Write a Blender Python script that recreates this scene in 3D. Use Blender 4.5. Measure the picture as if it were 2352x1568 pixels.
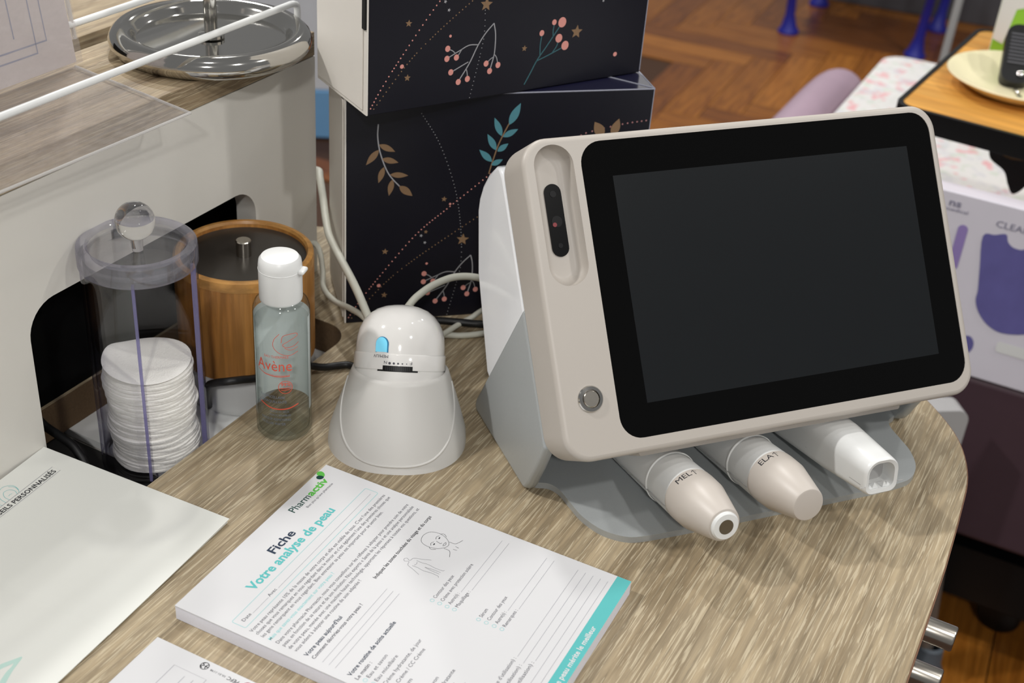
import bpy, bmesh, math, random
from mathutils import Vector, Matrix
from mathutils.geometry import tessellate_polygon
random.seed(7)
for o in list(bpy.data.objects):
    bpy.data.objects.remove(o)
sc = bpy.context.scene
COL = sc.collection
S = 0.001            # everything below is measured in millimetres
ZD = 740.0           # desk top above the floor
PI = math.pi

# ------------------------------------------------------------------ camera
PITCH, ROLL = math.radians(31.786), math.radians(4.652)
cam_d = bpy.data.cameras.new('camera')
cam = bpy.data.objects.new('camera', cam_d)
COL.objects.link(cam)
fw = Vector((0, math.cos(PITCH), -math.sin(PITCH)))
rt = Vector((1, 0, 0))
up = rt.cross(fw)
rt2 = rt * math.cos(ROLL) + up * math.sin(ROLL)
up2 = up * math.cos(ROLL) - rt * math.sin(ROLL)
cam.matrix_world = Matrix(((rt2.x, up2.x, -fw.x, 0), (rt2.y, up2.y, -fw.y, 0),
                           (rt2.z, up2.z, -fw.z, (517.02 + ZD) * S), (0, 0, 0, 1)))
cam_d.sensor_fit = 'HORIZONTAL'
cam_d.sensor_width = 22.3
cam_d.lens = 22.3 * 2964.98 / 2352
cam_d.clip_start = 0.02
cam_d.dof.use_dof = True
cam_d.dof.focus_distance = 0.80
cam_d.dof.aperture_fstop = 6.3
sc.camera = cam

# ------------------------------------------------------------------ world, lamps, exposure
sc.view_settings.view_transform = 'Standard'
sc.view_settings.look = 'None'
sc.view_settings.gamma = 1.0
sc.view_settings.use_curve_mapping = False
sc.view_settings.exposure = -0.95
w = bpy.data.worlds.new('shop_interior_light')
sc.world = w
w.use_nodes = True
w.node_tree.nodes['Background'].inputs[0].default_value = (1.0, 1.0, 1.0, 1)
w.node_tree.nodes['Background'].inputs[1].default_value = 0.38


def lamp(name, x, y, z, watts, r=0.05, col=(1, 0.982, 0.95), aim=None):
    d = bpy.data.lights.new(name, 'AREA')
    d.shape = 'DISK'
    d.size = 2 * r
    d.energy = watts
    d.color = col
    d.spread = math.radians(150)
    o = bpy.data.objects.new(name, d)
    COL.objects.link(o)
    o.location = (x, y, z)
    if aim:
        o.rotation_euler = (Vector(aim) - Vector((x, y, z))).to_track_quat('-Z', 'Y').to_euler()
    return o


DESK_C = (0.1, 0.65, 0.75)
lamp('spot_or_fill_lamp', -0.42, 1.95, 2.65, 20, 0.05, aim=DESK_C)
lamp('spot_or_fill_lamp', -0.95, 3.15, 2.65, 23, 0.05, aim=DESK_C)
lamp('spot_or_fill_lamp', 0.75, 1.05, 2.65, 4, 0.05, aim=DESK_C)
lamp('spot_or_fill_lamp', -0.15, 0.15, 2.65, 5, 0.06, aim=DESK_C)
lamp('spot_or_fill_lamp', 0.1, -1.9, 2.65, 30, 0.08, aim=DESK_C)  # unseen fill added behind the camera to brighten probes and front faces
lamp('spot_or_fill_lamp', 1.15, -0.5, 2.65, 15, 0.06, aim=DESK_C)
lamp('spot_or_fill_lamp', -1.7, 0.6, 2.65, 36, 0.07, aim=DESK_C)
lamp('spot_or_fill_lamp', 1.9, 0.4, 2.65, 20, 0.08, aim=(0.8, 1.4, 0.5))  # unseen fill added to brighten the carton front by the recliner
lamp('spot_or_fill_lamp', 1.6, 2.6, 2.65, 15, 0.08)
lamp('spot_or_fill_lamp', 0.3, 3.9, 2.65, 34, 0.08)


# ------------------------------------------------------------------ materials
def lin(c):
    return tuple((v / 12.92 if v <= 0.04045 else ((v + 0.055) / 1.055) ** 2.4) for v in [q / 255 for q in c])


def base_mat(name):
    m = bpy.data.materials.new(name)
    m.use_nodes = True
    nt = m.node_tree
    return m, nt, nt.nodes, nt.links, nt.nodes['Principled BSDF']


def mat(name, rgb, rough=0.5, metal=0.0, spec=0.5, var=0.04, vscale=40, bump=0.0, bscale=400, coat=0.0, emit=0.0,
        srgb=True, aniso=None):
    """a plain surface with slight procedural unevenness of tone and relief"""
    m, nt, N, L, p = base_mat(name)
    c = lin(rgb) if srgb else rgb
    tc = N.new('ShaderNodeTexCoord')
    nz = N.new('ShaderNodeTexNoise')
    nz.inputs['Scale'].default_value = vscale
    nz.inputs['Detail'].default_value = 3
    L.new(tc.outputs['Object'], nz.inputs['Vector'])
    mx = N.new('ShaderNodeMix')
    mx.data_type = 'RGBA'
    mx.inputs[6].default_value = (*[v * (1 - var) for v in c], 1)
    mx.inputs[7].default_value = (*[min(1, v * (1 + var)) for v in c], 1)
    L.new(nz.outputs['Fac'], mx.inputs[0])
    L.new(mx.outputs[2], p.inputs['Base Color'])
    p.inputs['Roughness'].default_value = rough
    p.inputs['Metallic'].default_value = metal
    p.inputs['Specular IOR Level'].default_value = spec
    p.inputs['Coat Weight'].default_value = coat
    p.inputs['Coat Roughness'].default_value = 0.05
    if emit:
        p.inputs['Emission Color'].default_value = (*c, 1)
        p.inputs['Emission Strength'].default_value = emit
    if bump:
        nb = N.new('ShaderNodeTexNoise')
        nb.inputs['Scale'].default_value = bscale
        nb.inputs['Detail'].default_value = 4
        L.new(tc.outputs['Object'], nb.inputs['Vector'])
        bm_ = N.new('ShaderNodeBump')
        bm_.inputs['Strength'].default_value = bump
        bm_.inputs['Distance'].default_value = 0.001
        L.new(nb.outputs['Fac'], bm_.inputs['Height'])
        L.new(bm_.outputs['Normal'], p.inputs['Normal'])
    return m


def clear(name, tint=(1, 1, 1), fres=1.45, rough=0.03, haze=0.0, hazecol=(0.8, 0.8, 0.8), edge=None, even=False):
    """thin clear plastic: see-through with a Fresnel sheen and a little haze"""
    m, nt, N, L, p = base_mat(name)
    N.remove(p)
    out = N['Material Output']
    tr = N.new('ShaderNodeBsdfTransparent')
    tr.inputs[0].default_value = (*tint, 1)
    gl = N.new('ShaderNodeBsdfGlossy')
    gl.inputs['Roughness'].default_value = rough
    lw = N.new('ShaderNodeLayerWeight')
    lw.inputs['Blend'].default_value = 0.5
    pw = N.new('ShaderNodeMath')
    pw.operation = 'POWER'
    pw.inputs[1].default_value = 4.0
    L.new(lw.outputs['Facing'], pw.inputs[0])
    if edge:
        et = N.new('ShaderNodeMix')
        et.data_type = 'RGBA'
        et.inputs[6].default_value = (*tint, 1)
        et.inputs[7].default_value = (*edge, 1)
        L.new(pw.outputs[0], et.inputs[0])
        L.new(et.outputs[2], tr.inputs[0])
    fr = N.new('ShaderNodeMapRange')
    fr.inputs['To Min'].default_value = 0.1 * (fres - 1)
    fr.inputs['To Max'].default_value = min(0.75, 1.4 * (fres - 1))
    L.new(pw.outputs[0], fr.inputs['Value'])
    mx = N.new('ShaderNodeMixShader')
    L.new(fr.outputs[0], mx.inputs[0])
    L.new(tr.outputs[0], mx.inputs[1])
    L.new(gl.outputs[0], mx.inputs[2])
    last = mx
    if haze:
        df = N.new('ShaderNodeBsdfDiffuse')
        df.inputs[0].default_value = (*hazecol, 1)
        nz = N.new('ShaderNodeTexNoise')
        nz.inputs['Scale'].default_value = 25
        nz.inputs['Detail'].default_value = 5
        mr = N.new('ShaderNodeMapRange')
        mr.inputs['From Min'].default_value = 0.3
        mr.inputs['From Max'].default_value = 0.7
        mr.inputs['To Min'].default_value = haze * (0.97 if even else 0.6)
        mr.inputs['To Max'].default_value = haze * (1.03 if even else 1.3)
        L.new(nz.outputs['Fac'], mr.inputs['Value'])
        m2 = N.new('ShaderNodeMixShader')
        L.new(mr.outputs[0], m2.inputs[0])
        L.new(mx.outputs[0], m2.inputs[1])
        L.new(df.outputs[0], m2.inputs[2])
        last = m2
    L.new(last.outputs[0], out.inputs[0])
    return m


def wood(name, c_dark, c_mid, c_light, along=5, across=70, scratch=0.55, rough=0.55, bump=0.25, dist=1.2, axis=0, spec=0.3, fl_=9, s0=0.60, s1=0.70, pores=0.0):
    """laminate / timber whose grain runs along one local axis"""
    m, nt, N, L, p = base_mat(name)
    tc = N.new('ShaderNodeTexCoord')

    def noise(sa, sc_, detail=4, d=0.0):
        mp = N.new('ShaderNodeMapping')
        s = [sc_, sc_, sc_]
        s[axis] = sa
        mp.inputs['Scale'].default_value = s
        L.new(tc.outputs['Object'], mp.inputs['Vector'])
        n = N.new('ShaderNodeTexNoise')
        n.inputs['Scale'].default_value = 1
        n.inputs['Detail'].default_value = detail
        n.inputs['Distortion'].default_value = d
        L.new(mp.outputs[0], n.inputs['Vector'])
        return n
    n1 = noise(along, across, 5, dist)
    n2 = noise(along * 3, across * 5, 3, 0.4)
    n3 = noise(along * fl_, across * 13, 3, 0.9)
    n4 = noise(along * 2.4, across * 9, 3, 0.6)
    r1 = N.new('ShaderNodeValToRGB')
    r1.color_ramp.elements[0].position = 0.32
    r1.color_ramp.elements[0].color = (*lin(c_dark), 1)
    r1.color_ramp.elements[1].position = 0.66
    r1.color_ramp.elements[1].color = (*lin(c_mid), 1)
    L.new(n1.outputs['Fac'], r1.inputs[0])
    r2 = N.new('ShaderNodeValToRGB')
    r2.color_ramp.elements[0].position = 0.4
    r2.color_ramp.elements[0].color = (0.82, 0.82, 0.82, 1)
    r2.color_ramp.elements[1].position = 0.65
    r2.color_ramp.elements[1].color = (1.08, 1.07, 1.05, 1)
    L.new(n2.outputs['Fac'], r2.inputs[0])
    mu = N.new('ShaderNodeMix')
    mu.data_type = 'RGBA'
    mu.blend_type = 'MULTIPLY'
    mu.inputs[0].default_value = 1
    L.new(r1.outputs[0], mu.inputs[6])
    L.new(r2.outputs[0], mu.inputs[7])
    r3 = N.new('ShaderNodeValToRGB')
    r3.color_ramp.elements[0].position = s0
    r3.color_ramp.elements[0].color = (0, 0, 0, 1)
    r3.color_ramp.elements[1].position = s1
    r3.color_ramp.elements[1].color = (scratch, scratch, scratch, 1)
    L.new(n3.outputs['Fac'], r3.inputs[0])
    m3 = N.new('ShaderNodeMix')
    m3.data_type = 'RGBA'
    m3.inputs[7].default_value = (*lin(c_light), 1)
    L.new(r3.outputs[0], m3.inputs[0])
    src = mu
    if pores:
        r4 = N.new('ShaderNodeValToRGB')
        r4.color_ramp.elements[0].position = 0.33
        r4.color_ramp.elements[0].color = (1 - pores, 1 - pores, 1 - pores, 1)
        r4.color_ramp.elements[1].position = 0.44
        r4.color_ramp.elements[1].color = (1, 1, 1, 1)
        L.new(n4.outputs['Fac'], r4.inputs[0])
        m4 = N.new('ShaderNodeMix')
        m4.data_type = 'RGBA'
        m4.blend_type = 'MULTIPLY'
        m4.inputs[0].default_value = 1
        L.new(mu.outputs[2], m4.inputs[6])
        L.new(r4.outputs[0], m4.inputs[7])
        src = m4
    L.new(src.outputs[2], m3.inputs[6])
    L.new(m3.outputs[2], p.inputs['Base Color'])
    p.inputs['Roughness'].default_value = rough
    p.inputs['Specular IOR Level'].default_value = spec
    b = N.new('ShaderNodeBump')
    b.inputs['Strength'].default_value = bump
    b.inputs['Distance'].default_value = 0.0006
    L.new(n3.outputs['Fac'], b.inputs['Height'])
    L.new(b.outputs['Normal'], p.inputs['Normal'])
    return m


def speckle(name, base, spots, scale=60, lo=0.6, hi=0.66, rough=0.7):
    """a print of soft blotches of several colours on a plain ground"""
    m, nt, N, L, p = base_mat(name)
    tc = N.new('ShaderNodeTexCoord')
    prev = None
    col = (*lin(base), 1)
    for i, (rgb, a) in enumerate(spots):
        mp = N.new('ShaderNodeMapping')
        mp.inputs['Location'].default_value = (i * 7.3, i * 3.1, i * 1.7)
        L.new(tc.outputs['Object'], mp.inputs['Vector'])
        n = N.new('ShaderNodeTexNoise')
        n.inputs['Scale'].default_value = scale
        n.inputs['Detail'].default_value = 2
        L.new(mp.outputs[0], n.inputs['Vector'])
        r = N.new('ShaderNodeValToRGB')
        r.color_ramp.elements[0].position = lo
        r.color_ramp.elements[0].color = (0, 0, 0, 1)
        r.color_ramp.elements[1].position = hi
        r.color_ramp.elements[1].color = (a, a, a, 1)
        L.new(n.outputs['Fac'], r.inputs[0])
        mx = N.new('ShaderNodeMix')
        mx.data_type = 'RGBA'
        L.new(r.outputs[0], mx.inputs[0])
        if prev is None:
            mx.inputs[6].default_value = col
        else:
            L.new(prev.outputs[2], mx.inputs[6])
        mx.inputs[7].default_value = (*lin(rgb), 1)
        prev = mx
    L.new(prev.outputs[2], p.inputs['Base Color'])
    p.inputs['Roughness'].default_value = rough
    return m


M = {}
M['desk'] = wood('greyed_oak_laminate', (140, 124, 99), (172, 156, 129), (212, 199, 172), along=7, across=62, scratch=0.5, bump=0.35, fl_=5, s0=0.53, s1=0.62, pores=0.22)
M['shelf'] = wood('greyed_oak_laminate_shelf', (134, 116, 92), (168, 150, 122), (200, 185, 156), along=6, across=70, scratch=0.5, fl_=5, s0=0.53, s1=0.62, pores=0.22)
M['edge'] = mat('reddish_edge_band', (118, 84, 62), 0.6, var=0.12, vscale=200)
M['mdf'] = mat('raw_fibreboard', (104, 82, 58), 0.95, var=0.25, vscale=500, bump=0.4)
M['panel'] = mat('off_white_melamine', (216, 213, 206), 0.5, var=0.015)
M['white'] = mat('white_plastic', (228, 229, 228), 0.32, var=0.01)
M['gloss'] = mat('glossy_white_plastic', (242, 243, 246), 0.12, var=0.01, coat=0.4)
M['dome'] = mat('glossy_warm_white_plastic', (226, 224, 221), 0.09, var=0.01, coat=0.5)
M['cradle'] = mat('satin_white_plastic', (204, 202, 198), 0.42, var=0.01, bump=0.03, bscale=900)
M['bezel'] = mat('warm_light_grey_plastic', (184, 177, 169), 0.42, var=0.01, bump=0.03, bscale=1200)
M['beige'] = mat('beige_plastic', (196, 188, 180), 0.4, var=0.01)
M['silver'] = mat('silver_grey_paint', (172, 176, 177), 0.38, 0.2, var=0.05, vscale=900)
M['black'] = mat('black_plastic', (11, 11, 12), 0.4, var=0.1, spec=0.35)
M['glass_black'] = mat('black_screen_glass', (4, 4, 4), 0.07, spec=0.22, var=0.02)
M['lcd'] = mat('switched_off_display', (30, 32, 34), 0.22, spec=0.12, var=0.02)
M['tooth'] = mat('dark_grey_plastic', (34, 34, 36), 0.5)
M['rubber'] = mat('black_cable_rubber', (18, 18, 19), 0.45, var=0.1)
M['cable'] = mat('off_white_cable', (206, 206, 194), 0.5, var=0.03)
M['chrome'] = mat('polished_chrome', (205, 203, 198), 0.09, 1.0, var=0.02)
M['steel'] = mat('brushed_steel', (190, 184, 174), 0.24, 1.0, var=0.05, vscale=300)
M['paper'] = mat('white_paper', (204, 204, 206), 0.85, var=0.008, spec=0.15)
M['brochure'] = mat('matt_brochure_paper', (222, 223, 218), 0.8, var=0.008, spec=0.15)
M['pad_edge'] = mat('paper_stack_edge', (232, 233, 244), 0.9, var=0.05, vscale=900)
M['ink'] = mat('grey_ink', (84, 84, 92), 0.8, spec=0.1)
M['ink_dark'] = mat('dark_slate_ink', (52, 62, 78), 0.8, spec=0.1)
M['ink_black'] = mat('black_ink', (52, 52, 56), 0.8, spec=0.1)
M['ink_line'] = mat('fine_grey_rule_ink', (150, 150, 158), 0.8, spec=0.1)
M['teal'] = mat('teal_ink', (92, 176, 176), 0.8, spec=0.1)
M['teal_pale'] = mat('pale_teal_ink', (138, 196, 198), 0.8, spec=0.1)
M['green'] = mat('leaf_green_ink', (92, 178, 76), 0.8, spec=0.1)
M['green_dark'] = mat('bottle_green_ink', (30, 66, 60), 0.8, spec=0.1)
M['cotton'] = mat('cotton_wool', (240, 238, 234), 0.95, spec=0.1, var=0.02, bump=0.5, bscale=900)
M['bamboo'] = wood('bamboo', (150, 98, 46), (186, 132, 70), (200, 150, 92), along=6, across=60, scratch=0.2, rough=0.35, bump=0.08, axis=2, spec=0.4)
M['rim_bamboo'] = wood('bamboo_rim', (168, 118, 60), (200, 150, 86), (212, 166, 106), along=20, across=40, scratch=0.2, rough=0.35, bump=0.08, spec=0.4)
M['acrylic'] = clear('clear_acrylic', (0.965, 0.965, 0.972), 1.42, 0.03, edge=(0.50, 0.48, 0.66))
M['acrylic_lid'] = clear('clear_acrylic_lid', (0.96, 0.96, 0.965), 1.4, 0.03, haze=0.04, hazecol=(0.7, 0.7, 0.74), edge=(0.7, 0.68, 0.8))
M['acrylic_rim'] = clear('thick_acrylic_rim', (0.90, 0.90, 0.93), 1.5, 0.05, haze=0.10, hazecol=(0.68, 0.66, 0.78), even=True, edge=(0.6, 0.58, 0.75))
M['acrylic_edge'] = clear('lilac_acrylic_edge', (0.62, 0.60, 0.80), 1.5, 0.1, haze=0.35, hazecol=(0.36, 0.34, 0.60), even=True)
M['acrylic_sheet'] = clear('scuffed_acrylic_sheet', (0.985, 0.98, 0.98), 1.35, 0.08, haze=0.10, hazecol=(0.74, 0.70, 0.68))
M['acrylic_bright'] = clear('highlit_acrylic_edge', (0.9, 0.9, 0.9), 1.5, 0.1, haze=0.5, hazecol=(0.74, 0.72, 0.70), even=True)
M['bottle'] = clear('clear_bottle_plastic', (0.92, 0.945, 0.945), 1.45, 0.03, edge=(0.5, 0.54, 0.54))
M['liquid'] = clear('micellar_water', (0.97, 0.98, 0.978), 1.08, 0.05, edge=(0.62, 0.67, 0.66))
M['back_label'] = mat('frosted_back_label', (232, 236, 235), 0.6, var=0.03)
M['coral'] = mat('coral_print', (224, 88, 66), 0.6)
M['label_grey'] = mat('grey_blue_print', (112, 122, 138), 0.6)
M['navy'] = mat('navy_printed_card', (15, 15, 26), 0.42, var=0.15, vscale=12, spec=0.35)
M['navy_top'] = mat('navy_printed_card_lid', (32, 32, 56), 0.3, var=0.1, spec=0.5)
M['card_white'] = mat('white_card', (226, 221, 213), 0.45, var=0.02, spec=0.4)
M['card_edge'] = mat('worn_card_edge', (150, 152, 166), 0.6)
M['pink'] = mat('pink_print', (220, 150, 140), 0.6)
M['pink_dim'] = mat('dusty_pink_print', (160, 112, 112), 0.6)
M['gold'] = mat('bronze_print', (134, 106, 78), 0.5)
M['sprig'] = mat('pale_grey_print', (160, 160, 164), 0.6)
M['petrol'] = mat('petrol_print', (56, 100, 108), 0.6)
M['leafblue'] = mat('blue_green_print', (78, 136, 148), 0.6)
M['led'] = mat('lit_blue_button', (120, 205, 235), 0.25, emit=0.55)
M['led_side'] = mat('blue_button_side', (44, 120, 160), 0.3)
M['lens'] = mat('dark_lens', (17, 17, 19), 0.3, spec=0.15)
M['lens_red'] = mat('red_lens', (130, 36, 44), 0.25)
M['maroon'] = mat('aubergine_vinyl', (70, 50, 58), 0.55, var=0.06, vscale=60)
M['lilac'] = mat('lilac_vinyl', (172, 148, 164), 0.5, var=0.03)
M['floral'] = speckle('floral_fabric', (228, 226, 224), [((234, 160, 166), 0.75), ((196, 210, 190), 0.5), ((205, 205, 214), 0.5)], 42, 0.56, 0.64)
M['beech'] = wood('orange_beech', (206, 146, 66), (226, 168, 84), (234, 182, 102), along=3, across=22, scratch=0.1, rough=0.4, bump=0.02)
M['plate'] = mat('cream_ceramic', (236, 226, 188), 0.35, var=0.02)
M['lime'] = mat('lime_green_card', (146, 206, 62), 0.5, var=0.03)
M['blue'] = mat('royal_blue_rubber', (34, 38, 150), 0.4)
M['grey_dark'] = mat('dark_grey_metal', (82, 82, 87), 0.5)
M['grey_light'] = mat('light_grey_plastic', (176, 175, 174), 0.4)
M['grey_metal'] = mat('grey_painted_tube', (120, 112, 104), 0.4, 0.3)
M['carton_print'] = mat('pale_lilac_card', (222, 218, 228), 0.5, var=0.02)
M['violet'] = mat('violet_blue_print', (100, 96, 158), 0.6, var=0.2, vscale=30)
M['violet_pale'] = mat('pale_violet_print', (150, 130, 190), 0.6)
M['ink_soft'] = mat('grey_violet_print', (130, 128, 150), 0.6)
M['wallwhite'] = mat('white_wall_paint', (214, 218, 224), 0.7)
M['skyblue'] = mat('sky_blue_card', (116, 168, 214), 0.6)
M['floor_base'] = mat('dark_joint_filler', (70, 42, 20), 0.6)
M['shade_board'] = mat('painted_shade_board', (30, 29, 28), 0.9)
M['plank'] = [wood('parquet_oak_%s' % k, a, b, c, along=4, across=60, scratch=0.15, rough=0.3, bump=0.05, spec=0.5) for k, a, b, c in (
    ('amber', (128, 72, 20), (172, 108, 38), (190, 126, 56)),
    ('honey', (150, 90, 28), (190, 122, 48), (204, 140, 68)),
    ('brown', (104, 56, 18), (148, 88, 32), (164, 106, 48)))]


# ------------------------------------------------------------------ mesh helpers (millimetres)
class MB:
    def __init__(s):
        s.v, s.f = [], []

    def add(s, v, f, mtx=None):
        k = len(s.v)
        s.v += [tuple(mtx @ Vector(q)) if mtx else tuple(q) for q in v]
        s.f += [tuple(i + k for i in q) for q in f]
        return s

    def box(s, x0, x1, y0, y1, z0, z1, mtx=None):
        v = [(x, y, z) for z in (z0, z1) for y in (y0, y1) for x in (x0, x1)]
        return s.add(v, [(0, 2, 3, 1), (4, 5, 7, 6), (0, 1, 5, 4), (2, 6, 7, 3), (0, 4, 6, 2), (1, 3, 7, 5)], mtx)

    def plate(s, loops, z0, z1, mtx=None, fz=None):
        """extrude a polygon (first loop) with holes (other loops)"""
        pts = [p for l in loops for p in l]
        n = len(pts)
        tri = tessellate_polygon([[Vector((p[0], p[1], 0)) for p in l] for l in loops])
        v = [(p[0], p[1], z0) for p in pts] + [(p[0], p[1], z1) for p in pts]
        f = []
        for a, b, c in tri:
            cr = (pts[b][0] - pts[a][0]) * (pts[c][1] - pts[a][1]) - (pts[b][1] - pts[a][1]) * (pts[c][0] - pts[a][0])
            if cr < 0:
                a, c = c, a
            f += [(c, b, a), (a + n, b + n, c + n)]
        k = 0
        for li, l in enumerate(loops):
            area = sum(l[i][0] * l[(i + 1) % len(l)][1] - l[(i + 1) % len(l)][0] * l[i][1] for i in range(len(l)))
            ccw = (area > 0) == (li == 0)
            for i in range(len(l)):
                j = (i + 1) % len(l)
                q = (k + i, k + j, k + j + n, k + i + n)
                f.append(q if ccw else q[::-1])
            k += len(l)
        return s.add(v, f, mtx)

    def flat(s, loops, z, mtx=None):
        pts = [p for l in loops for p in l]
        tri = tessellate_polygon([[Vector((p[0], p[1], 0)) for p in l] for l in loops])
        f = []
        for a, b, c in tri:
            cr = (pts[b][0] - pts[a][0]) * (pts[c][1] - pts[a][1]) - (pts[b][1] - pts[a][1]) * (pts[c][0] - pts[a][0])
            f.append((a, b, c) if cr > 0 else (c, b, a))
        return s.add([(p[0], p[1], z) for p in pts], f, mtx)

    def rings(s, rs, cap0=True, cap1=True, closed=True, mtx=None):
        n = len(rs[0])
        v = [p for r in rs for p in r]
        f = []
        for i in range(len(rs) - 1):
            for j in range(n if closed else n - 1):
                a, b = i * n + j, i * n + (j + 1) % n
                f.append((a, b, b + n, a + n))
        if cap0:
            f.append(tuple(range(n))[::-1])
        if cap1:
            f.append(tuple(range((len(rs) - 1) * n, len(rs) * n)))
        return s.add(v, f, mtx)

    def lathe(s, prof, seg=64, mtx=None, a0=0, a1=2 * PI, cap=False):
        full = abs(a1 - a0 - 2 * PI) < 1e-6
        n = seg if full else seg + 1
        rs = [[(r * math.cos(a0 + (a1 - a0) * j / seg), r * math.sin(a0 + (a1 - a0) * j / seg), z) for j in range(n)] for r, z in prof]
        return s.rings(rs, cap, cap, full, mtx)

    def cyl(s, p, q, r, r2=None, seg=24):
        p, q = Vector(p), Vector(q)
        d = q - p
        m = Matrix.Translation(p) @ d.to_track_quat('Z', 'Y').to_matrix().to_4x4()
        return s.lathe([(r, 0), (r if r2 is None else r2, d.length)], seg, m, cap=True)

    def tube(s, pts, r, seg=12, sub=8, spline=True):
        P = [Vector(p) for p in pts]
        if spline and len(P) > 2:
            Q = []
            E = [P[0] * 2 - P[1]] + P + [P[-1] * 2 - P[-2]]
            for i in range(1, len(E) - 2):
                for k in range(sub):
                    t = k / sub
                    a, b, c, d = E[i - 1], E[i], E[i + 1], E[i + 2]
                    Q.append(0.5 * ((2 * b) + (c - a) * t + (2 * a - 5 * b + 4 * c - d) * t * t + (3 * b - a - 3 * c + d) * t ** 3))
            P = Q + [P[-1]]
        rs = []
        nrm = None
        for i, p in enumerate(P):
            t = (P[min(i + 1, len(P) - 1)] - P[max(i - 1, 0)]).normalized()
            if nrm is None:
                nrm = t.orthogonal().normalized()
            nrm = (nrm - t * nrm.dot(t)).normalized()
            bn = t.cross(nrm)
            rr = r(i / (len(P) - 1)) if callable(r) else r
            rs.append([tuple(p + nrm * rr * math.cos(2 * PI * j / seg) + bn * rr * math.sin(2 * PI * j / seg)) for j in range(seg)])
        return s.rings(rs)

    def build(s, name, m, parent=None, smooth=True, bevel=0, angle=35, segs=3):
        me = bpy.data.meshes.new(name)
        me.from_pydata([(x * S, y * S, z * S) for x, y, z in s.v], [], s.f)
        me.materials.append(M[m] if isinstance(m, str) else m)
        me.update()
        if smooth:
            me.shade_smooth()
            me.set_sharp_from_angle(angle=math.radians(angle))
        o = bpy.data.objects.new(name, me)
        COL.objects.link(o)
        if parent:
            o.parent = parent
        if bevel:
            b = o.modifiers.new('bevel', 'BEVEL')
            b.width = bevel * S
            b.segments = segs
            b.limit_method = 'ANGLE'
            b.angle_limit = math.radians(40)
            if smooth:
                b.harden_normals = False
        return o


def tag(o, label, cat=None, group=None, kind=None):
    if label:
        o['label'] = label
    if cat:
        o['category'] = cat
    if group:
        o['group'] = group
    if kind:
        o['kind'] = kind
    return o


def thing(name, label, cat, loc, rz=0.0, group=None):
    o = bpy.data.objects.new(name, None)
    o.empty_display_size = 0.02
    COL.objects.link(o)
    o.location = (loc[0] * S, loc[1] * S, (loc[2] + ZD) * S)
    o.rotation_euler = (0, 0, rz)
    return tag(o, label, cat, group)


def rrect(x0, x1, y0, y1, r, n=8):
    pts = []
    for cx, cy, a in ((x1 - r, y1 - r, 0), (x0 + r, y1 - r, PI / 2), (x0 + r, y0 + r, PI), (x1 - r, y0 + r, 1.5 * PI)):
        for k in range(n + 1):
            t = a + PI / 2 * k / n
            pts.append((cx + r * math.cos(t), cy + r * math.sin(t)))
    return pts


def circle(cx, cy, r, n=32, rx=None):
    return [(cx + (rx or r) * math.cos(2 * PI * k / n), cy + r * math.sin(2 * PI * k / n)) for k in range(n)]


def smooth_loop(pts, sub=6):
    n = len(pts)
    Q = []
    for i in range(n):
        a, b, c, d = [Vector(pts[(i + k) % n]) for k in (-1, 0, 1, 2)]
        for k in range(sub):
            t = k / sub
            q = 0.5 * ((2 * b) + (c - a) * t + (2 * a - 5 * b + 4 * c - d) * t * t + (3 * b - a - 3 * c + d) * t ** 3)
            Q.append((q.x, q.y))
    return Q


def smooth_line(pts, sub=6):
    E = [Vector(p) for p in pts]
    E = [E[0] * 2 - E[1]] + E + [E[-1] * 2 - E[-2]]
    Q = []
    for i in range(1, len(E) - 2):
        for k in range(sub):
            t = k / sub
            a, b, c, d = E[i - 1], E[i], E[i + 1], E[i + 2]
            q = 0.5 * ((2 * b) + (c - a) * t + (2 * a - 5 * b + 4 * c - d) * t * t + (3 * b - a - 3 * c + d) * t ** 3)
            Q.append((q.x, q.y))
    return Q + [tuple(pts[-1])]


def stroke(mb, pts, w, z=0.0, mtx=None):
    """a flat printed line of width w"""
    P = [Vector(p) for p in pts]
    v, f = [], []
    for i, p in enumerate(P):
        t = (P[min(i + 1, len(P) - 1)] - P[max(i - 1, 0)])
        t = t.normalized() if t.length else Vector((1, 0))
        n = Vector((-t.y, t.x)) * w / 2
        v += [(p.x + n.x, p.y + n.y, z), (p.x - n.x, p.y - n.y, z)]
        if i:
            k = 2 * i
            f.append((k - 2, k - 1, k + 1, k))
    return mb.add(v, f, mtx)


TXT = {}


def text_geo(s, bold=0.0):
    """outline of a word at size 1, as (verts, faces, width)"""
    if (s, bold) in TXT:
        return TXT[(s, bold)]
    c = bpy.data.curves.new('lettering', 'FONT')
    c.body = s
    c.size = 1
    c.offset = bold
    c.resolution_u = 2
    c.fill_mode = 'FRONT'
    o = bpy.data.objects.new('lettering', c)
    COL.objects.link(o)
    bpy.context.view_layer.update()
    dg = bpy.context.evaluated_depsgraph_get()
    me = bpy.data.meshes.new_from_object(o.evaluated_get(dg))
    v = [tuple(p.co) for p in me.vertices]
    f = [tuple(p.vertices) for p in me.polygons]
    bpy.data.objects.remove(o)
    bpy.data.curves.remove(c)
    bpy.data.meshes.remove(me)
    x0 = min([p[0] for p in v] or [0])
    x1 = max([p[0] for p in v] or [1])
    v = [(p[0] - x0, p[1], 0) for p in v]
    TXT[(s, bold)] = (v, f, x1 - x0)
    return TXT[(s, bold)]


def put_text(mb, s, x, y, size, width=None, z=0.0, bold=0.0, mtx=None, align='L'):
    v, f, w = text_geo(s, bold)
    sx = width / w if width else size
    dx = {'L': 0, 'C': -w * sx / 2, 'R': -w * sx}[align]
    mb.add([(x + dx + p[0] * sx, y + p[1] * size, z) for p in v], f, mtx)


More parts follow.
